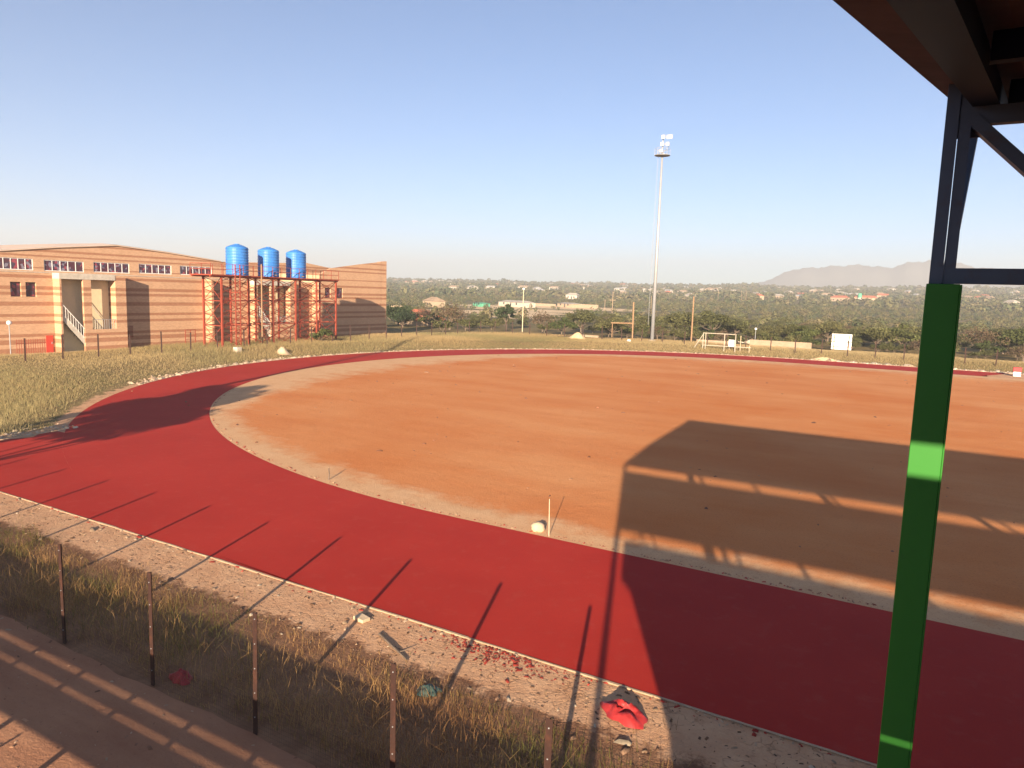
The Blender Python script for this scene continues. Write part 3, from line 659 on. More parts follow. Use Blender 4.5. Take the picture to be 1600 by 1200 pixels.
# ------------------------------------------------------------------ tank tower
PA = Vector((-64.55,48.6,0)); PB = Vector((-66.3,68.9,0)); ax = (PB-PA).normalized(); LEN = (PB-PA).length; sd_ = Vector((-ax.y,ax.x,0))  # towards the hall
BW = 2.9; ZB = .45; ZP = 8.32
twr = thing('tank_tower', 'red oxide steel lattice platform carrying the blue water tanks', 'tank stand', tuple(PA+ax*LEN/2))
def tp(s, wv, z): p = PA+ax*s+sd_*(wv-BW/2); return (p.x,p.y,z)
ss = [1.5+i*(LEN-1.85)/5 for i in range(6)]; lv = [ZB,3.0,5.6,8.1]
for s_ in ss:
    for wv in (.15,BW-.15): obj('leg', M().bar(tp(s_,wv,ZB-.3),tp(s_,wv,8.1),.17), mt['redox'], twr)
obj('deck', M().add([tp(0,-.1,ZP-.12),tp(LEN,-.1,ZP-.12),tp(LEN,BW+.1,ZP-.12),tp(0,BW+.1,ZP-.12),tp(0,-.1,ZP),tp(LEN,-.1,ZP),tp(LEN,BW+.1,ZP),tp(0,BW+.1,ZP)],[(0,3,2,1),(4,5,6,7),(0,1,5,4),(1,2,6,5),(2,3,7,6),(3,0,4,7)]), mt['redox'], twr)
for wv in (.15,BW-.15): obj('deck_beam', M().bar(tp(0,wv,8.14),tp(LEN,wv,8.14),.14,.16), mt['redox'], twr)
br_ = M(); hb = M()
for wv in (.15,BW-.15):
    for i in range(5):
        for a, b in zip(lv[:-1], lv[1:]):
            mid = (a+b)/2
            for lo, hi in ((a,mid),(mid,b)):
                br_.bar(tp(ss[i],wv,lo),tp(ss[i+1],wv,hi),.055); br_.bar(tp(ss[i],wv,hi),tp(ss[i+1],wv,lo),.055)
    for z in lv[1:3]: hb.bar(tp(ss[0],wv,z),tp(ss[-1],wv,z),.09)
for s_ in ss:
    for a, b in zip(lv[:-1], lv[1:]): br_.bar(tp(s_,.15,a),tp(s_,BW-.15,b),.045); br_.bar(tp(s_,.15,b),tp(s_,BW-.15,a),.045)
    for z in lv[1:3]: hb.bar(tp(s_,.15,z),tp(s_,BW-.15,z),.08)
obj('cross_bracing', br_, mt['redox'], twr); obj('horizontal_tie', hb, mt['redox'], twr)
gd = M()
for wv in (0,BW):
    for z in (ZP+.55,ZP+1.1): gd.bar(tp(0,wv,z),tp(LEN,wv,z),.045)
    for k_ in range(15): gd.bar(tp(LEN*k_/14,wv,ZP),tp(LEN*k_/14,wv,ZP+1.1),.045)
for s_ in (0,LEN):
    for z in (ZP+.55,ZP+1.1): gd.bar(tp(s_,0,z),tp(s_,BW,z),.045)
obj('guard_rail', gd, mt['redox'], twr)
ld = M()
for q in (2.7,3.35): ld.bar(tp(q,-.55,ZB-.2),tp(q,-.55,ZP+1.1),.09)
for z in np.arange(ZB+.2,ZP+.9,.38): ld.bar(tp(2.7,-.55,z),tp(3.35,-.55,z),.05)
for z in (2.5,4.5,6.5,8.3): ld.bar(tp(2.7,-.55,z),tp(2.7,.1,z),.05); ld.bar(tp(3.35,-.55,z),tp(3.35,.1,z),.05)
obj('ladder', ld, mt['redox'], twr)
obj('riser_pipe', M().tube(tp(6.6,-.4,ZB-.2),tp(6.6,-.4,ZP+1.3),.075), mt['rust'], twr)
for y0, y1, lam, nm in ((52.07,55.02,.8755,'leftmost of the three, nearest the ladder'),(56.71,59.68,.884,'middle of the three on the red platform'),(61.16,64.31,.893,'rightmost of the three, above the low wing')):
    yc = (y0+y1)/2; s_ = (yc-PA.y)/ax.y; c_ = Vector(tp(s_,BW/2,ZP+.002)); r_ = 1.15
    tk = thing('water_tank', 'tall blue plastic water tank, '+nm, 'water tank', c_, 'blue water tanks on the red tower')
    prof = [(.001,0),(r_,0)]
    for zz_ in np.arange(.05,2.75,.30): prof += [(r_,zz_),(r_+.03,zz_+.05),(r_+.03,zz_+.11),(r_,zz_+.16)]
    prof += [(r_,2.9),(r_*.97,3.0),(r_*.6,3.2),(r_*.28,3.32),(.001,3.33)]
    obj('shell', M().lathe(c_, prof, 40), mt['tank'], tk)
    obj('lid', M().lathe(c_+Vector((0,0,3.30)), [(.001,.08),(.24,.08),(.26,.04),(.26,0)][::-1], 20), mt['tank'], tk)
    obj('outlet_pipe', M().tube(c_+Vector((r_*.95,-.2,.2)),c_+Vector((r_+.35,-.2,.2)),.05), mt['rust'], tk)

# ------------------------------------------------------------------ floodlight masts
def mast(loc, label):
    t = thing('floodlight_mast', label, 'floodlight', loc); x, y, z = loc
    obj('pole', M().tube((x,y,z-.3),(x,y,z+28.2),.29,.13,16), mt['galv'], t, smooth=True)
    obj('base_plate', M().lathe((x,y,z), [(.001,.25),(.6,.25),(.6,-.3)],16), mt['concrete'], t)
    p = M(); p.lathe((x,y,z+27.4), [(.2,0),(1.15,0),(1.15,.07),(.2,.07)], 20); obj('platform', p, mt['galv'], t)
    g_ = M()
    for a in range(10):
        an = 2*math.pi*a/10; c = (x+1.15*math.cos(an),y+1.15*math.sin(an)); an2 = 2*math.pi*(a+1)/10; c2 = (x+1.15*math.cos(an2),y+1.15*math.sin(an2))
        if a in (0,): continue
        g_.tube((c[0],c[1],z+27.4),(c[0],c[1],z+28.4),.025,n=6); g_.tube((c[0],c[1],z+28.4),(c2[0],c2[1],z+28.4),.025,n=6); g_.tube((c[0],c[1],z+27.95),(c2[0],c2[1],z+27.95),.02,n=6)
    obj('guard_rail', g_, mt['galv'], t)
    rk = M(); rk.bar((x,y,z+27.5),(x,y,z+30.3),.14); rk.bar((x-.1,y-.15,z+30.0),(x+1.4,y-.15,z+30.0),.08); rk.bar((x-.2,y-.15,z+29.0),(x+1.0,y-.15,z+29.0),.08); rk.bar((x,y,z+27.6),(x+1.1,y-.1,z+28.9),.06); obj('lamp_rack', rk, mt['galv'], t)
    for dx, dz, wd in ((.15,30.0,.28),(1.1,29.95,.46),(.05,29.0,.28),(.85,28.95,.27),(-.05,28.05,.28)):
        f = M(); cx_, cy_, cz_ = x+dx, y-.45, z+dz
        f.add([(cx_-wd,cy_,cz_-.30),(cx_+wd,cy_,cz_-.30),(cx_+wd,cy_-.06,cz_+.27),(cx_-wd,cy_-.06,cz_+.27),(cx_-wd*.6,cy_+.35,cz_-.2),(cx_+wd*.6,cy_+.35,cz_-.2),(cx_+wd*.6,cy_+.3,cz_+.22),(cx_-wd*.6,cy_+.3,cz_+.22)],[(0,1,2,3),(5,4,7,6),(0,4,5,1),(1,5,6,2),(2,6,7,3),(3,7,4,0)])
        fl = obj('floodlight', f, mt['galv'], t)
        obj('lens', M().add([(cx_-wd*.62,cy_-.014,cz_-.18),(cx_+wd*.62,cy_-.014,cz_-.18),(cx_+wd*.62,cy_-.054,cz_+.18),(cx_-wd*.62,cy_-.054,cz_+.18)],[(0,1,2,3)]), mt['white'], fl)
    l_ = M()
    for q in (-.12,.12): l_.tube((x-.75,y+q,z+2.5),(x-.62,y+q,z+27.3),.014,n=5)
    for zz_ in np.arange(3,27,1.0): l_.tube((x-.74,y-.12,z+zz_),(x-.74,y+.12,z+zz_),.012,n=5)
    for zz_ in np.arange(4,27,4.5): l_.tube((x-.7,y,z+zz_),(x-.2,y,z+zz_),.012,n=5)
    obj('ladder', l_, mt['galv'], t); return t
mast((-35.35,105.3,z1(-35.35,105.3)), 'tall grey floodlight mast standing beyond the far side of the track')
mast((-33.9,6.0,0), 'tall grey floodlight mast beside the near footpath, its long shadow crossing the bend')

# ------------------------------------------------------------------ trees
def crown_mesh(name, mat, seed, nc, nl, rx, rz_, cz, leaf, flat=1., spread=.9, rag=.34):
    r = np.random.default_rng(seed)
    u = r.normal(size=(nc,3)); u /= np.linalg.norm(u,axis=1)[:,None]; u[:,2] = np.abs(u[:,2])*1.1-.35
    cen = u*np.array([rx,rx,rz_])*r.uniform(.35,spread,(nc,1)); cen[:,2] += cz
    rad = r.uniform(.22,rag+.1,nc)*rx
    ci = r.integers(0,nc,nl); dv = r.normal(size=(nl,3)); dv /= np.linalg.norm(dv,axis=1)[:,None]; dv *= r.uniform(.5,1.05,(nl,1))
    p = cen[ci]+dv*rad[ci][:,None]*np.array([1,1,.62*flat])
    nrm = r.normal(size=(nl,3))*.7+dv*1.2+np.array([0,0,.5]); nrm /= np.linalg.norm(nrm,axis=1)[:,None]
    t = np.cross(nrm, r.normal(size=(nl,3))); t /= np.linalg.norm(t,axis=1)[:,None]; b = np.cross(nrm,t)
    s = leaf*r.uniform(.55,1.3,(nl,1)); t *= s; b *= s*r.uniform(.45,.8,(nl,1))
    V = np.stack([p-t,p-b*.8+t*.1,p+t,p+b],1).reshape(-1,3); F = np.arange(nl*4).reshape(-1,4)
    tint = np.repeat(np.clip(r.uniform(.72,1.25,nc)[ci]*r.uniform(.75,1.2,nl),.4,1.6),4)
    me_o = npobj(name, V, F, mat, None, {'tint':tint}); return me_o, cen
def tree_proto(name, label, mat, seed, h, rx, rz_, nc=16, nl=1500, leaf=.2, trunk_r=.12, flat=1., spread=.95, stem=.35):
    t = thing(name, label, 'tree', (0,0,0))
    cr, cen = crown_mesh('crown', mat, seed, nc, nl, rx, rz_, h-rz_, leaf, flat, spread); cr.parent = t
    r = random.Random(seed); tk = M(); fork = Vector((r.uniform(-.1,.1),r.uniform(-.1,.1),h*stem)); tk.tube((0,0,-.3),fork,trunk_r*1.3,trunk_r*.85,7)
    for c in cen[:min(nc,9)]:
        c = Vector(c); mid = fork.lerp(c,.5)+Vector((r.uniform(-.2,.2),r.uniform(-.2,.2),-.1*rx)); tk.tube(fork,mid,trunk_r*.55,trunk_r*.35,5); tk.tube(mid,c,trunk_r*.35,trunk_r*.12,5)
    obj('trunk', tk, mt['trunk'], t); return t
G = 'bush trees beyond the far fence'
protos = [
 tree_proto('thorn_tree','olive thorn tree in the thick bush beyond the far fence',mt['leafolive'],11,4.4,2.9,2.1,22,2000,.18,.13,1.,.95,.2),
 tree_proto('thorn_tree','olive thorn tree in the thick bush beyond the far fence',mt['leafgreen'],12,4.0,2.6,2.0,20,1900,.18,.12,1.,.95,.2),
 tree_proto('thorn_tree','olive thorn tree in the thick bush beyond the far fence',mt['leafolive'],13,3.4,2.3,1.75,18,1600,.17,.10,1.,.95,.2),
 tree_proto('thorn_tree','olive thorn tree in the thick bush beyond the far fence',mt['leafolive'],14,4.8,3.4,1.9,24,2200,.18,.14,.9,.95,.25),
 tree_proto('dry_tree','brownish half-bare tree in the bush beyond the far fence',mt['leafdry'],15,4.4,2.8,2.1,22,1100,.13,.13,1.,1.,.2),
 tree_proto('leafy_shrub','low olive shrub in the bush beyond the far fence',mt['leafolive'],16,2.2,1.7,1.0,11,900,.16,.07,1.,.95,.2)]
for p in protos: p['group'] = G
used = [False]*6; taken = []
def put(k, x, y, s, label=None, rot=None, sz=None, name=None):
    sc_ = (s,s,(sz or s)); loc = (x,y,z1(x,y))
    if not used[k]: t = protos[k]; used[k] = True; t.location = loc; t.scale = sc_; t.rotation_euler = (0,0,rot or 0)
    else: t = dup(protos[k], loc, random.uniform(0,6.28) if rot is None else rot, sc_)
    if label: t['label'] = label
    if name: t.name = name
    taken.append((x,y,2.2*s)); return t
def pol(px, r):
    az = math.atan((px-800)/1119.6)-R(29.5); return r*math.sin(az), r*math.cos(az)
key = [ # px, distance, kind, scale, height scale, label
 (700,138,4,1.55,1.25,'large half-bare brown tree right of the red-roofed house'),
 (662,150,4,1.0,1.0,'half-bare brown tree just behind the red-roofed house'),
 (845,134,4,1.05,1.05,'reddish dry tree right of the tall white-topped pole'),
 (905,136,3,1.15,1.05,'spreading green thorn tree behind the sandy mound'),
 (875,131,1,.95,.9,'rounded green tree left of the sandy mound, behind the fence'),
 (950,140,0,1.1,1.0,'olive tree beside the rusty angled pipe'),
 (1060,136,3,1.25,1.1,'wide green thorn tree right of the tall mast'),
 (1110,141,3,1.3,1.15,'wide thorn tree behind the brown pole, darker on its left'),
 (1145,147,0,1.15,1.0,'olive tree above the white goal frame'),
 (1000,131,2,1.0,1.0,'small olive tree at the foot of the tall mast'),
 (1255,134,1,1.0,.95,'bright green tree behind the low block wall'),
 (1225,140,0,.95,.9,'olive tree between the globe lamp and the block wall'),
 (1290,142,3,1.0,.9,'pale-topped thorn tree left of the white hoarding'),
 (1365,134,0,1.2,1.05,'olive tree just right of the white hoarding'),
 (1405,137,1,1.35,1.2,'taller green tree left of the green column'),
 (1440,143,0,1.1,1.1,'olive tree half hidden by the green column'),
 (1530,136,4,1.2,1.1,'brown dry tree right of the green column'),
 (1565,141,0,1.2,1.1,'olive tree above the red and white barrier'),
 (1598,138,1,1.5,1.45,'dark green tall tree at the edge of the view, right of the column'),
 (745,146,0,.7,.55,'olive tree left of the dark round tree'),
 (725,133,5,1.2,1.1,'low shrub behind the fence below the sandy clearing'),
 (765,132,5,1.3,1.1,'low olive shrub before the dark round tree'),
 (690,126,5,1.3,1.1,'low shrub at the foot of the large half-bare tree'),
 (1330,128,5,.7,.6,'small dark shrub on the sand below the white hoarding'),
 (1370,124,5,.8,.6,'small shrub on the sandy verge right of the hoarding'),
 (1395,125,5,.8,.55,'small spiky shrub on the sand near the green column')]
for px, r, k_, s, sz, lab in key:
    x, y = pol(px, r); put(k_, x, y, s, lab, None, sz)
dt = tree_proto('round_tree','dark blue-green round tree standing before the sandy clearing',mt['leafdark'],31,5.8,2.3,2.4,18,2000,.19,.16,1.,.9,.25)
x, y = pol(789,142); dt.location = (x,y,z1(x,y)); taken.append((x,y,4))
dk = tree_proto('shade_tree','dark low spreading tree beside the brick wing, in front of the red roof',mt['leafdark'],32,4.2,3.9,1.7,22,2600,.22,.2,1.,.95,.15)
dk.location = (-93.5,117.,0); taken.append((-93.5,117,6))
dk2 = dup(dk,(-88.8,112.5,0),1.3,(.62,.62,.75),'smaller dark tree at the corner of the brick wing, below the red roof'); taken.append((-88,112,4))
# trees off to the left whose shade falls on the bend
for i, (x, y, s, sz) in enumerate(((-31.6,5.4,1.0,1.),(-28.3,3.0,.9,.85),(-33.5,8.4,.75,.7))):
    lab = 'leafy tree beside the near footpath, %s of the three shading the bend' % ['tallest','middle-sized','smallest'][i]
    if i == 0: st_ = tree_proto('leafy_tree',lab,mt['leafgreen'],41,9.6,3.1,3.4,24,5200,.20,.2,1.,.98,.3); st_.location = (x,y,0); st_['group'] = 'trees by the near footpath'
    else: dup(st_,(x,y,0),1.1*i,(s,s,sz),lab)
# the rest of the nearer bush, one object per tree
hz_ = lambda x, y: clearing(np.array([x]),np.array([y]))[0]
cand = []; tries = 0
avoid = [(-93.5,122,7),(-27,113,3.5),(-10,117,4.5),(-41,112,2),(-24,125,4)]
while len(cand) < 280 and tries < 12000:
    tries += 1; px = random.uniform(590,1640); r = 118+110*random.random()**1.25; x, y = pol(px, r)
    if y < 113 or hz_(x,y) > .3 or (x > -16 and y < 119): continue
    if any((x-a)**2+(y-b)**2 < (c*.85+1.2)**2 for a, b, c in taken) or any((x-a)**2+(y-b)**2 < c*c for a, b, c in avoid): continue
    k_ = random.choices([0,1,2,3,4,5],[4,3,3,3,2,7])[0]; s = random.uniform(.6,.95)
    if 690 < px < 935 and r < 235: k_ = 5; s = random.uniform(.6,1.0)
    elif px > 1150 and r > 150: s *= .8
    put(k_, x, y, s, None, None, s*random.uniform(.75,1.05)); cand.append((x,y))
# ground-hugging mass of far bush
def mass(n, r0, r1, nleaf, leaf, hmin, hmax, power):
    px = rng.uniform(540,1700,n); az = np.arctan((px-800)/1119.6)-R(29.5); r = r0+(r1-r0)*rng.random(n)**power
    x = r*np.sin(az); y = r*np.cos(az); keep = rng.random(n) > clearing(x,y)*1.6
    open_ = vnoise(x,y,.012,4); keep &= rng.random(n) < np.clip(.45+1.2*(open_-.3),.15,1)
    x = x[keep]; y = y[keep]; n = len(x); z = gz(x,y); h = rng.uniform(hmin,hmax,n)*(.6+.7*vnoise(x,y,.02,6)); w_ = h*rng.uniform(.45,.75,n)
    dv = rng.normal(size=(n,nleaf,3)); dv /= np.linalg.norm(dv,axis=2)[:,:,None]; dv *= rng.uniform(.55,1.05,(n,nleaf,1)); lump = 1+.35*np.sin(dv[:,:,0]*5+np.arange(n)[:,None])*np.cos(dv[:,:,1]*4)
    p = dv*lump[:,:,None]*np.stack([w_,w_,h*.48],1)[:,None,:]+np.stack([x,y,z+h*.5],1)[:,None,:]; p = p.reshape(-1,3); m_ = len(p)
    nr = (dv.reshape(-1,3)*1.3+rng.normal(size=(m_,3))*.45+np.array([0,0,.45])); nr /= np.linalg.norm(nr,axis=1)[:,None]; t = np.cross(nr,rng.normal(size=(m_,3))); t /= np.linalg.norm(t,axis=1)[:,None]; b = np.cross(nr,t)
    s = np.repeat(leaf*(h/3.5),nleaf)[:,None]*rng.uniform(.6,1.2,(m_,1)); t *= s; b *= s*.65
    V = np.stack([p-t,p-b,p+t,p+b],1).reshape(-1,3)
    cols = np.array([[.128,.124,.055],[.10,.112,.048],[.16,.135,.070],[.14,.13,.058],[.08,.096,.050]]); ci = rng.choice(5,n,p=[.3,.2,.2,.2,.1]); cc = cols[ci]*rng.uniform(.85,1.12,(n,1))
    cc = np.repeat(cc,nleaf,0)*rng.uniform(.88,1.12,(m_,1)); return V, np.repeat(cc,4,0)
parts = [mass(4200,200,520,80,.46,1.2,3.1,.8), mass(11500,500,1540,26,1.05,2.2,5.4,.72), mass(700,1350,1530,34,1.1,3.5,8.0,1.)]
V = np.concatenate([p[0] for p in parts]); C = np.concatenate([p[1] for p in parts])
tag(npobj('bushland', V, np.arange(len(V)).reshape(-1,4), mt['wood_mass'], None, {'tone':C}), 'hazy mass of far bush up to the skyline', None, None, 'stuff')

# ------------------------------------------------------------------ houses and small things beyond the fence
def house(x, y, L, W, h, rot, roof, wall, label, cat='house', hip=.28, group=None, name='small_house'):
    z = z1(x,y); t = thing(name, label, cat, (x,y,z), group); c, s = math.cos(rot), math.sin(rot)
    T_ = lambda u, v, w_: (x+u*c-v*s, y+u*s+v*c, z+w_)
    def bx(m_, u0, v0, w0, u1, v1, w1): m_.add([T_(u0,v0,w0),T_(u1,v0,w0),T_(u1,v1,w0),T_(u0,v1,w0),T_(u0,v0,w1),T_(u1,v0,w1),T_(u1,v1,w1),T_(u0,v1,w1)],[(0,3,2,1),(4,5,6,7),(0,1,5,4),(1,2,6,5),(2,3,7,6),(3,0,4,7)])
    w_ = M(); bx(w_,-L/2,-W/2,-1.5,L/2,W/2,h); obj('wall', w_, mt[wall], t)
    e = .35; rr = M(); rh = W*hip
    rr.add([T_(-L/2-e,-W/2-e,h),T_(L/2+e,-W/2-e,h),T_(L/2+e,W/2+e,h),T_(-L/2-e,W/2+e,h),T_(-L/2+W*.3,0,h+rh),T_(L/2-W*.3,0,h+rh)],[(0,1,5,4),(1,2,5),(2,3,4,5),(3,0,4),(0,3,2,1)]); obj('roof', rr, mt[roof], t)
    for u in (-L*.28,L*.22):
        o = M(); bx(o,u-.55,-W/2-.03,.9,u+.55,-W/2-.003,2.0); obj('window', o, mt['darkopen'], t)
    o = M(); bx(o,-.45,-W/2-.03,0,.45,-W/2-.003,2.0); obj('door', o, mt['darkopen'], t); return t
house(-93.2,124.,9.5,7,1.2,R(-25),'redroof','housewall','brick-red roofed house half hidden behind the dark tree by the brick wing',hip=.30)
house(-189,301,8.5,5,1.6,R(-30),'greenroof','greenroof','low green tin building at the edge of the sandy clearing',hip=.08)
house(-181,322,24,7,2.2,R(-28),'paleroof','whitewall','long low building with a pale tin roof behind the sandy clearing',hip=.14)
house(-163,347,13,6,1.9,R(-28),'paleroof','housewall','pale tin roofed shed right of the long low building',hip=.10)
hp = [(738,453,14,'whitewall','paleroof'),(895,466,9,'whitewall','paleroof'),(1078,466,8,'whitewall','paleroof'),(1097,462,8,'housewall','tanroof'),(1184,467,9,'housewall','redroof'),(1110,455,12,'housewall','tanroof'),(1312,470,14,'housewall','redroof'),(1352,470,18,'housewall','redroof'),(1580,478,8,'whitewall','paleroof'),(1280,458,12,'housewall','tanroof'),(678,478,9,'housewall','tanroof'),(1380,466,12,'housewall','redroof')]
names = {'whitewall':'white walled','housewall':'tan walled'}; rn = {'paleroof':'pale tin roof','tanroof':'tan roof','redroof':'brick-red roof','greyroof':'grey roof'}
def onground(px, py):
    dv = fw+rt*((px-800)/1119.6)-up*((py-600)/1119.6); k_ = math.hypot(dv.x,dv.y); t_ = np.arange(60,1515,.5); xx = dv.x/k_*t_; yy = dv.y/k_*t_
    q = np.argmax(H+dv.z/k_*t_ < hills(xx,yy)+.6); return float(xx[q]), float(yy[q])
HOUSES = [(x_, y_) for x_, y_ in ()]
for px, py, L, wa, ro in hp:
    x, y = onground(px, py); r = math.hypot(x,y)
    house(x, y, L, 6.5, 2.8+.6*(r>600), R(random.uniform(-50,10)), ro, wa, '%s house with a %s, %s' % (names[wa], rn[ro], {738:'below the skyline trees right of the hall',895:'alone above the walled clearing',1078:'right of the tall mast',1097:'upper right of the tall mast',1184:'alone on the open bush slope',1110:'below the low dark hill',1312:'left of the green water tank',1352:'right of the green water tank',1580:'right of the green column',1280:'under the skyline left of the tank',678:'above the half-bare trees',1380:'nearest the green column on the left'}[px]), group='houses scattered on the far slope')
rr = random.Random(5)
for i in range(105):
    px = rr.uniform(612,1625); r = rr.uniform(850,1480) if i % 4 else rr.uniform(700,900)
    x, y = pol(px, r); ro = rr.choices(['paleroof','tanroof','redroof','greyroof'],[5,4,1.2,1.5])[0]; wa = rr.choice(['whitewall','housewall'])
    house(x, y, rr.uniform(7,13), rr.uniform(5,7), rr.uniform(2.4,3.2), R(rr.uniform(-60,20)), ro, wa, 'small %s house with a %s on the far wooded slope' % (names[wa], rn[ro]), group='small houses of the far settlement')
# clearing walls
def lowwall(pts, h, label, mat='blockwall', th=.2, name='boundary_wall'):
    w_ = M()
    for a, b in zip(pts[:-1], pts[1:]):
        za, zb = z1(*a), z1(*b); dv = Vector((b[0]-a[0],b[1]-a[1],0)).normalized(); n_ = Vector((-dv.y,dv.x,0))*th/2
        w_.add([(a[0]-n_.x,a[1]-n_.y,za-.5),(b[0]-n_.x,b[1]-n_.y,zb-.5),(b[0]+n_.x,b[1]+n_.y,zb-.5),(a[0]+n_.x,a[1]+n_.y,za-.5),(a[0]-n_.x,a[1]-n_.y,za+h),(b[0]-n_.x,b[1]-n_.y,zb+h),(b[0]+n_.x,b[1]+n_.y,zb+h),(a[0]+n_.x,a[1]+n_.y,za+h)],[(0,3,2,1),(4,5,6,7),(0,1,5,4),(1,2,6,5),(2,3,7,6),(3,0,4,7)])
    return tag(obj(name, w_, mt[mat], None, origin=(pts[0][0],pts[0][1],z1(*pts[0]))), label, 'wall')
lowwall([(-22.3,112.),(-13.6,112.2)], .95, 'low pale block wall behind the goal frame')
lowwall([(-30.5,112.5),(-24.4,112.1)], .5, 'low broken pale wall left of the goal frame')
lowwall([(-165,345),(-145.5,345)], 2.0, 'long beige yard wall at the back of the clearing')
lowwall([(-183,345),(-170,345)], 1.4, 'short beige yard wall behind the tall white-topped pole')
lowwall([(-168,206),(-160,208)], 1.6, 'pale wall above the red-roofed house')
lowwall([(-48.3,106.5),(-44.5,106.2)], .35, 'stub of pale wall right of the sandy mound')
# goal-like frame
gf = thing('goal_frame', 'white tubular goal frame with a diagonal brace beside the far track', 'goal', (-24.2,100.5,z1(-24.2,100.5)))
z0 = z1(-24,100.5)-.1; f = M()
for x in (-26.35,-26.0,-23.4,-21.9+.0): obj('upright', M().tube((x,100.5,z0),(x,100.5,z0+2.5),.05), mt['oldwhite'], gf)
obj('crossbar', M().tube((-26.35,100.5,z0+2.45),(-22.0,100.5,z0+2.45),.05), mt['oldwhite'], gf); obj('brace', M().tube((-26.35,100.5,z0+2.3),(-27.6,100.5,z0+.2),.045), mt['oldwhite'], gf)
obj('lower_rail', M().tube((-26.3,100.6,z0+.75),(-19.9,100.9,z0+.75),.05), mt['oldwhite'], gf)
for x in (-21.3,-20.1): obj('upright', M().tube((x,100.9,z0),(x,100.9,z0+2.3 if x < -21 else z0+1.0),.04), mt['palewood'], gf)
sb = thing('sign_board', 'small white square board on posts beside the goal frame', 'sign', (-22.6,101.6,z0))
obj('panel', M().box((-23.05,101.55,z0+.7),(-22.1,101.6,z0+1.65)), mt['white'], sb)
for x in (-22.95,-22.2): obj('leg', M().box((x-.03,101.61,z0-.1),(x+.03,101.67,z0+1.6)), mt['palewood'], sb)
hb_ = thing('hoarding', 'large white hoarding seen from behind with dark frame bars', 'hoarding', (-10,116,0))
obj('panel', M().box((-11.35,116.05,.55),(-8.65,116.12,2.85)), mt['white'], hb_)
fm = M()
for z in (.95,1.65,2.3): fm.box((-11.35,116.0,z),(-8.65,116.04,z+.08))
obj('frame_bar', fm, mt['trunk'], hb_)
for x in (-11.0,-9.0): obj('leg', M().box((x-.05,115.93,-.3),(x+.05,115.995,2.75)), mt['wood'], hb_)
lmp = [((-24.05,125),2.5,'pole with a white globe lamp behind the block wall',.045),((-72.0,34.1),3.1,'pole with a white globe lamp before the left end of the brick hall',.05),((-60.5,110),7.3,'tall pale pole with a white lamp behind the far fence',.085)]
for (x, y), h, lab, r_ in lmp:
    t = thing('street_lamp', lab, 'lamp post', (x,y,z1(x,y))); z = z1(x,y)
    obj('pole', M().tube((x,y,z-.3),(x,y,z+h),r_,r_*.8), mt['palewood'] if h > 5 else mt['galv'], t); obj('lamp_globe', M().ball((x,y,z+h+.15),.21), mt['white'], t, smooth=True)
def pole(x, y, h, r_, label, mat='rust', cross=None, name='utility_pole', lean=0):
    z = z1(x,y); t = thing(name, label, 'pole', (x,y,z)); obj('shaft', M().tube((x,y,z-.4),(x+lean,y,z+h),r_,r_*.75), mt[mat], t)
    if cross: obj('crossarm', M().bar((x-cross,y,z+h*.62),(x+cross,y,z+h*.62),.22), mt['wood'], t)
    return t
pole(-32.9,118,7.6,.14,'thick brown pole between the tall mast and the goal frame')
pole(-115.4,289,9.3,.17,'far utility pole with dark crossarm over the bush','wood',1.5)
pole(-123.4,300,5.8,.14,'shorter far pole beside the crossarm pole','wood')
for i, (px, r, h) in enumerate(((1012,400,7),(1015,420,7),(1115,560,9),(1158,520,9),(1151,620,8))):
    x, y = pol(px, r); pole(x, y, h, .16, 'far thin pole in the bush, %s right of the tall mast' % ['just','a second one just','some way','farther','farthest but one'][i], 'wood')
lf = thing('angled_pipe', 'rusty upright pipe with a level arm behind the far fence', 'pipe', (-40.95,112,0))
obj('upright', M().tube((-40.95,112,-.3),(-41.05,112,6.5),.13), mt['rust'], lf); obj('arm', M().tube((-40.95,112,3.05),(-44.8,112,2.95),.11), mt['rust'], lf); obj('support', M().tube((-44.6,112.1,-.3),(-44.6,112.1,2.9),.07), mt['rust'], lf)
tk2 = thing('green_tank', 'green water tank on a stand among red roofs of the far slope', 'water tank', (*onground(1343,470),0)); x, y = tk2.location.x, tk2.location.y; z = z1(x,y); tk2.location.z = z
obj('shell', M().lathe((x,y,z+3.2), [(.01,0),(1.6,0),(1.6,3.6),(.9,4.1),(.01,4.2)],18), mt['greenroof'], tk2); obj('stand', M().box((x-1.5,y-1.5,z-1),(x+1.5,y+1.5,z+3.19)), mt['whitewall'], tk2)
# fence of iron bars and clutter before the hall
irf = thing('bar_fence', 'short fence of thin iron bars at the left end of the brick hall', 'fence', (-71.5,35.5,0)); f = M()
for y in np.arange(34.4,36.9,.2): f.box((-71.52,y-.015,0),(-71.48,y+.015,1.75))
obj('bars', f, mt['redox'], irf); obj('rail', M().box((-71.475,34.3,1.35),(-71.44,36.9,1.40)), mt['redox'], irf)
rk = thing('steel_rack', 'small red steel rack standing against the brick hall left of the tower', 'rack', (-73,53.4,0)); f = M()
for y in (52.8,53.45,54.1): f.box((-73.03,y-.03,-.1),(-72.97,y+.03,2.05))
obj('upright', f, mt['redox'], rk); f = M()
for z in (.5,.9,1.3,1.7,2.0): f.box((-72.965,52.8,z),(-72.93,54.1,z+.05))
obj('shelf', f, mt['redox'], rk)
sh = tree_proto('leafy_bush','green bush growing under the red tank tower',mt['leafgreen'],52,1.9,1.5,1.0,12,1100,.15,.06,1.,.95,.15); sh.location = (-63.4,64.5,z1(-63.4,64.5))
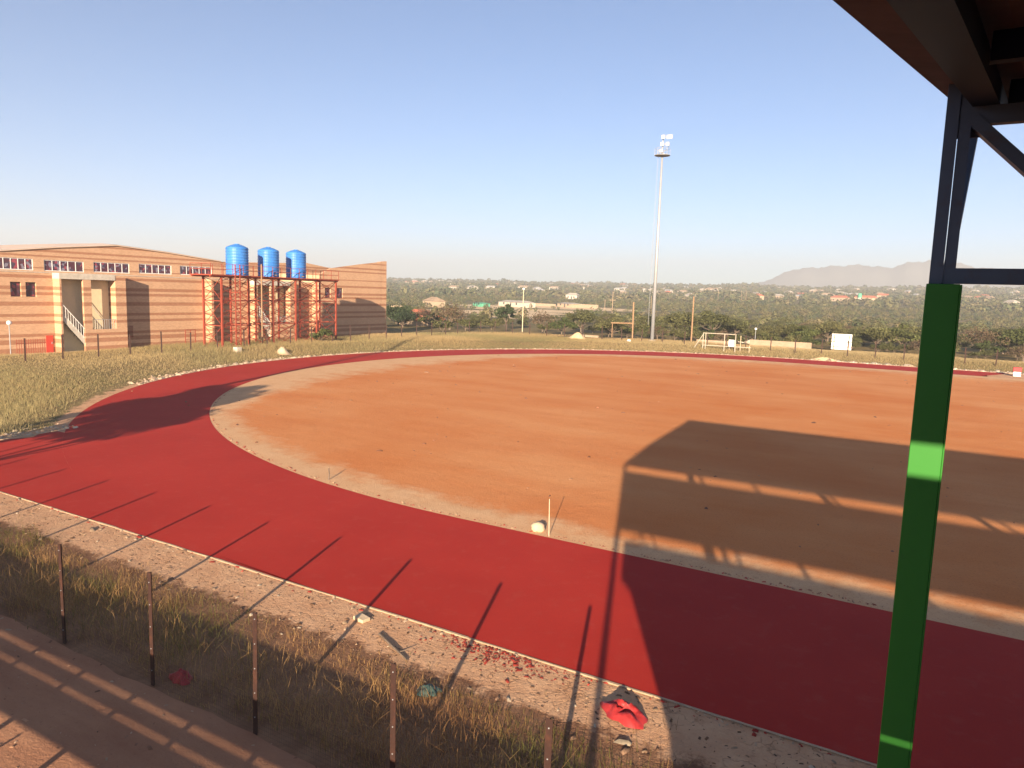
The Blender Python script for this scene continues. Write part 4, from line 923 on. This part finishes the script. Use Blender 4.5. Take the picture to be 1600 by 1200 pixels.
# mounds, blocks, litter
def mound(x, y, rx, ry, h, mat, label, cat, name, n=22):
    z = z1(x,y); m_ = M(); R_ = 7
    for i in range(R_+1):
        t_ = i/R_
        for k_ in range(n):
            a = 2*math.pi*k_/n; j = 1+.10*math.sin(3*a+x)+.06*math.sin(7*a+y); hh = h*(math.cos(t_*math.pi)*.5+.5)*(1+.12*math.sin(5*a+i)); m_.v.append((x+rx*t_*j*math.cos(a),y+ry*t_*j*math.sin(a),z+hh-.06))
    for i in range(R_):
        for k_ in range(n): m_.f.append((i*n+k_,(i+1)*n+k_,(i+1)*n+(k_+1)%n,i*n+(k_+1)%n))
    return tag(obj(name, m_, mt[mat], None, True, origin=(x,y,z)), label, cat)
mound(-45.3,99.9,1.9,1.2,1.0,'sandpile','low sandy mound on the grass beyond the far track','mound','sand_mound')
mound(-10.5,99.6,2.6,1.0,.45,'sandpile','flat pale heap of sand beyond the track below the hoarding','mound','sand_heap')
mound(-58.6,53.9,1.1,.8,.75,'stone','pale rock heap on the bank in front of the tank tower','rock heap','rock_heap',13)
tag(obj('concrete_block', M().box((-60.3,49.0,.3),(-59.7,49.6,1.05)), mt['palecon'], None, bevel=.03, origin=(-60,49.3,.4)), 'square pale concrete block in the grass before the tank tower', 'block')
tag(obj('field_stone', M().ball((-9.83,19.3,.10),.22,9,.8,.10), mt['stone'], None, True, origin=(-9.83,19.3,0)), 'rounded sandy stone at the edge of the field beside the thin stake', 'stone')
tag(obj('marker_stake', M().tube((-9.30,19.02,-.1),(-9.33,19.02,1.17),.014,.012,6), mt['palewood'], None, origin=(-9.3,19.02,0)), 'thin pale stake upright at the edge of the sand field', 'stake')
tag(obj('bent_stick', M().tube((-19.25,19.95,0),(-19.27,20.0,.22),.03,.028,6).tube((-19.27,20.0,.22),(-19.34,20.05,.42),.028,.02,6), mt['trunk'], None, origin=(-19.25,19.95,0)), 'short dark bent stick on the field edge by the curve', 'stick')
tag(obj('paving_block', M().add([(-10.42,11.55,0),(-10.1,11.5,0),(-10.06,11.72,0),(-10.38,11.78,0),(-10.42,11.55,.09),(-10.1,11.5,.075),(-10.06,11.72,.075),(-10.38,11.78,.09)],[(0,3,2,1),(4,5,6,7),(0,1,5,4),(1,2,6,5),(2,3,7,6),(3,0,4,7)]), mt['stone'], None, bevel=.015, origin=(-10.25,11.6,0)), 'small pale squared block on the sandy verge', 'block')
tag(obj('fallen_branch', M().tube((-9.47,11.31,.03),(-8.9,11.02,.05),.028,.024,6).tube((-8.9,11.02,.05),(-8.29,10.76,.03),.024,.015,6).tube((-8.62,10.9,.04),(-8.42,11.05,.10),.012,.006,5), mt['trunk'], None, origin=(-8.9,11.02,0)), 'dark fallen branch lying on the sandy verge', 'branch')
def rag(x, y, rx, ry, h, mat, label, name, seed, hollow=0.):
    r = random.Random(seed); m_ = M(); n = 20; R_ = 8
    for i in range(R_+1):
        t_ = i/R_
        for k_ in range(n):
            a = 2*math.pi*k_/n; j = 1+.22*math.sin(2*a+seed)+.14*math.sin(5*a+seed*2)+r.uniform(-.06,.06)
            hh = h*((1-t_)**.7+.35*math.sin(4*a+seed+5*t_)*t_*(1-t_)*2+r.uniform(-.10,.10)) - hollow*math.exp(-(t_/.42)**2)*(1 if math.sin(a) < .35 else .2)
            m_.v.append((x+rx*t_*j*math.cos(a),y+ry*t_*j*math.sin(a),max(.006,hh+.01)))
    for i in range(R_):
        for k_ in range(n): m_.f.append((i*n+k_,(i+1)*n+k_,(i+1)*n+(k_+1)%n,i*n+(k_+1)%n))
    return tag(obj(name, m_, mt[mat], None, True, origin=(x,y,0)), label, 'litter')
rag(-3.95,11.35,.42,.30,.27,'redcloth','crumpled bright red plastic sheet on the verge','plastic_sheet',3,.16)
rag(-11.38,7.95,.22,.18,.20,'redcloth','small red rag half hidden in the grass by the footpath','red_rag',8)
rag(-7.28,10.1,.26,.17,.12,'teal','torn teal plastic scrap in the verge grass','plastic_scrap',5)
tag(obj('white_litter', M().ball((-37.4,101,z1(-37.4,101)+.15),.32,7,.7,.25), mt['white'], None, origin=(-37.4,101,z1(-37.4,101))), 'white lump of litter in the grass left of the tall mast', 'litter')
lump = M(); lump.ball((-26.4,125,.55),.75,8,.6,.2); lump.ball((-25.2,125.2,.4),.7,8,.5,.2); tag(obj('rubble_heap', lump, mt['whitewall'], None, origin=(-26,125,0)), 'white heap of rubble behind the goal frame', 'rubble heap')
bq = thing('barrier', 'small red and white block barrier at the unfinished end of the far track', 'barrier', (9.5,95.2,0))
obj('base', M().box((9.2,95.0,0),(9.9,95.4,.5)), mt['white'], bq, bevel=.03); obj('cap', M().box((9.15,94.97,.503),(9.95,95.43,1.0)), mt['redcloth'], bq, bevel=.03)
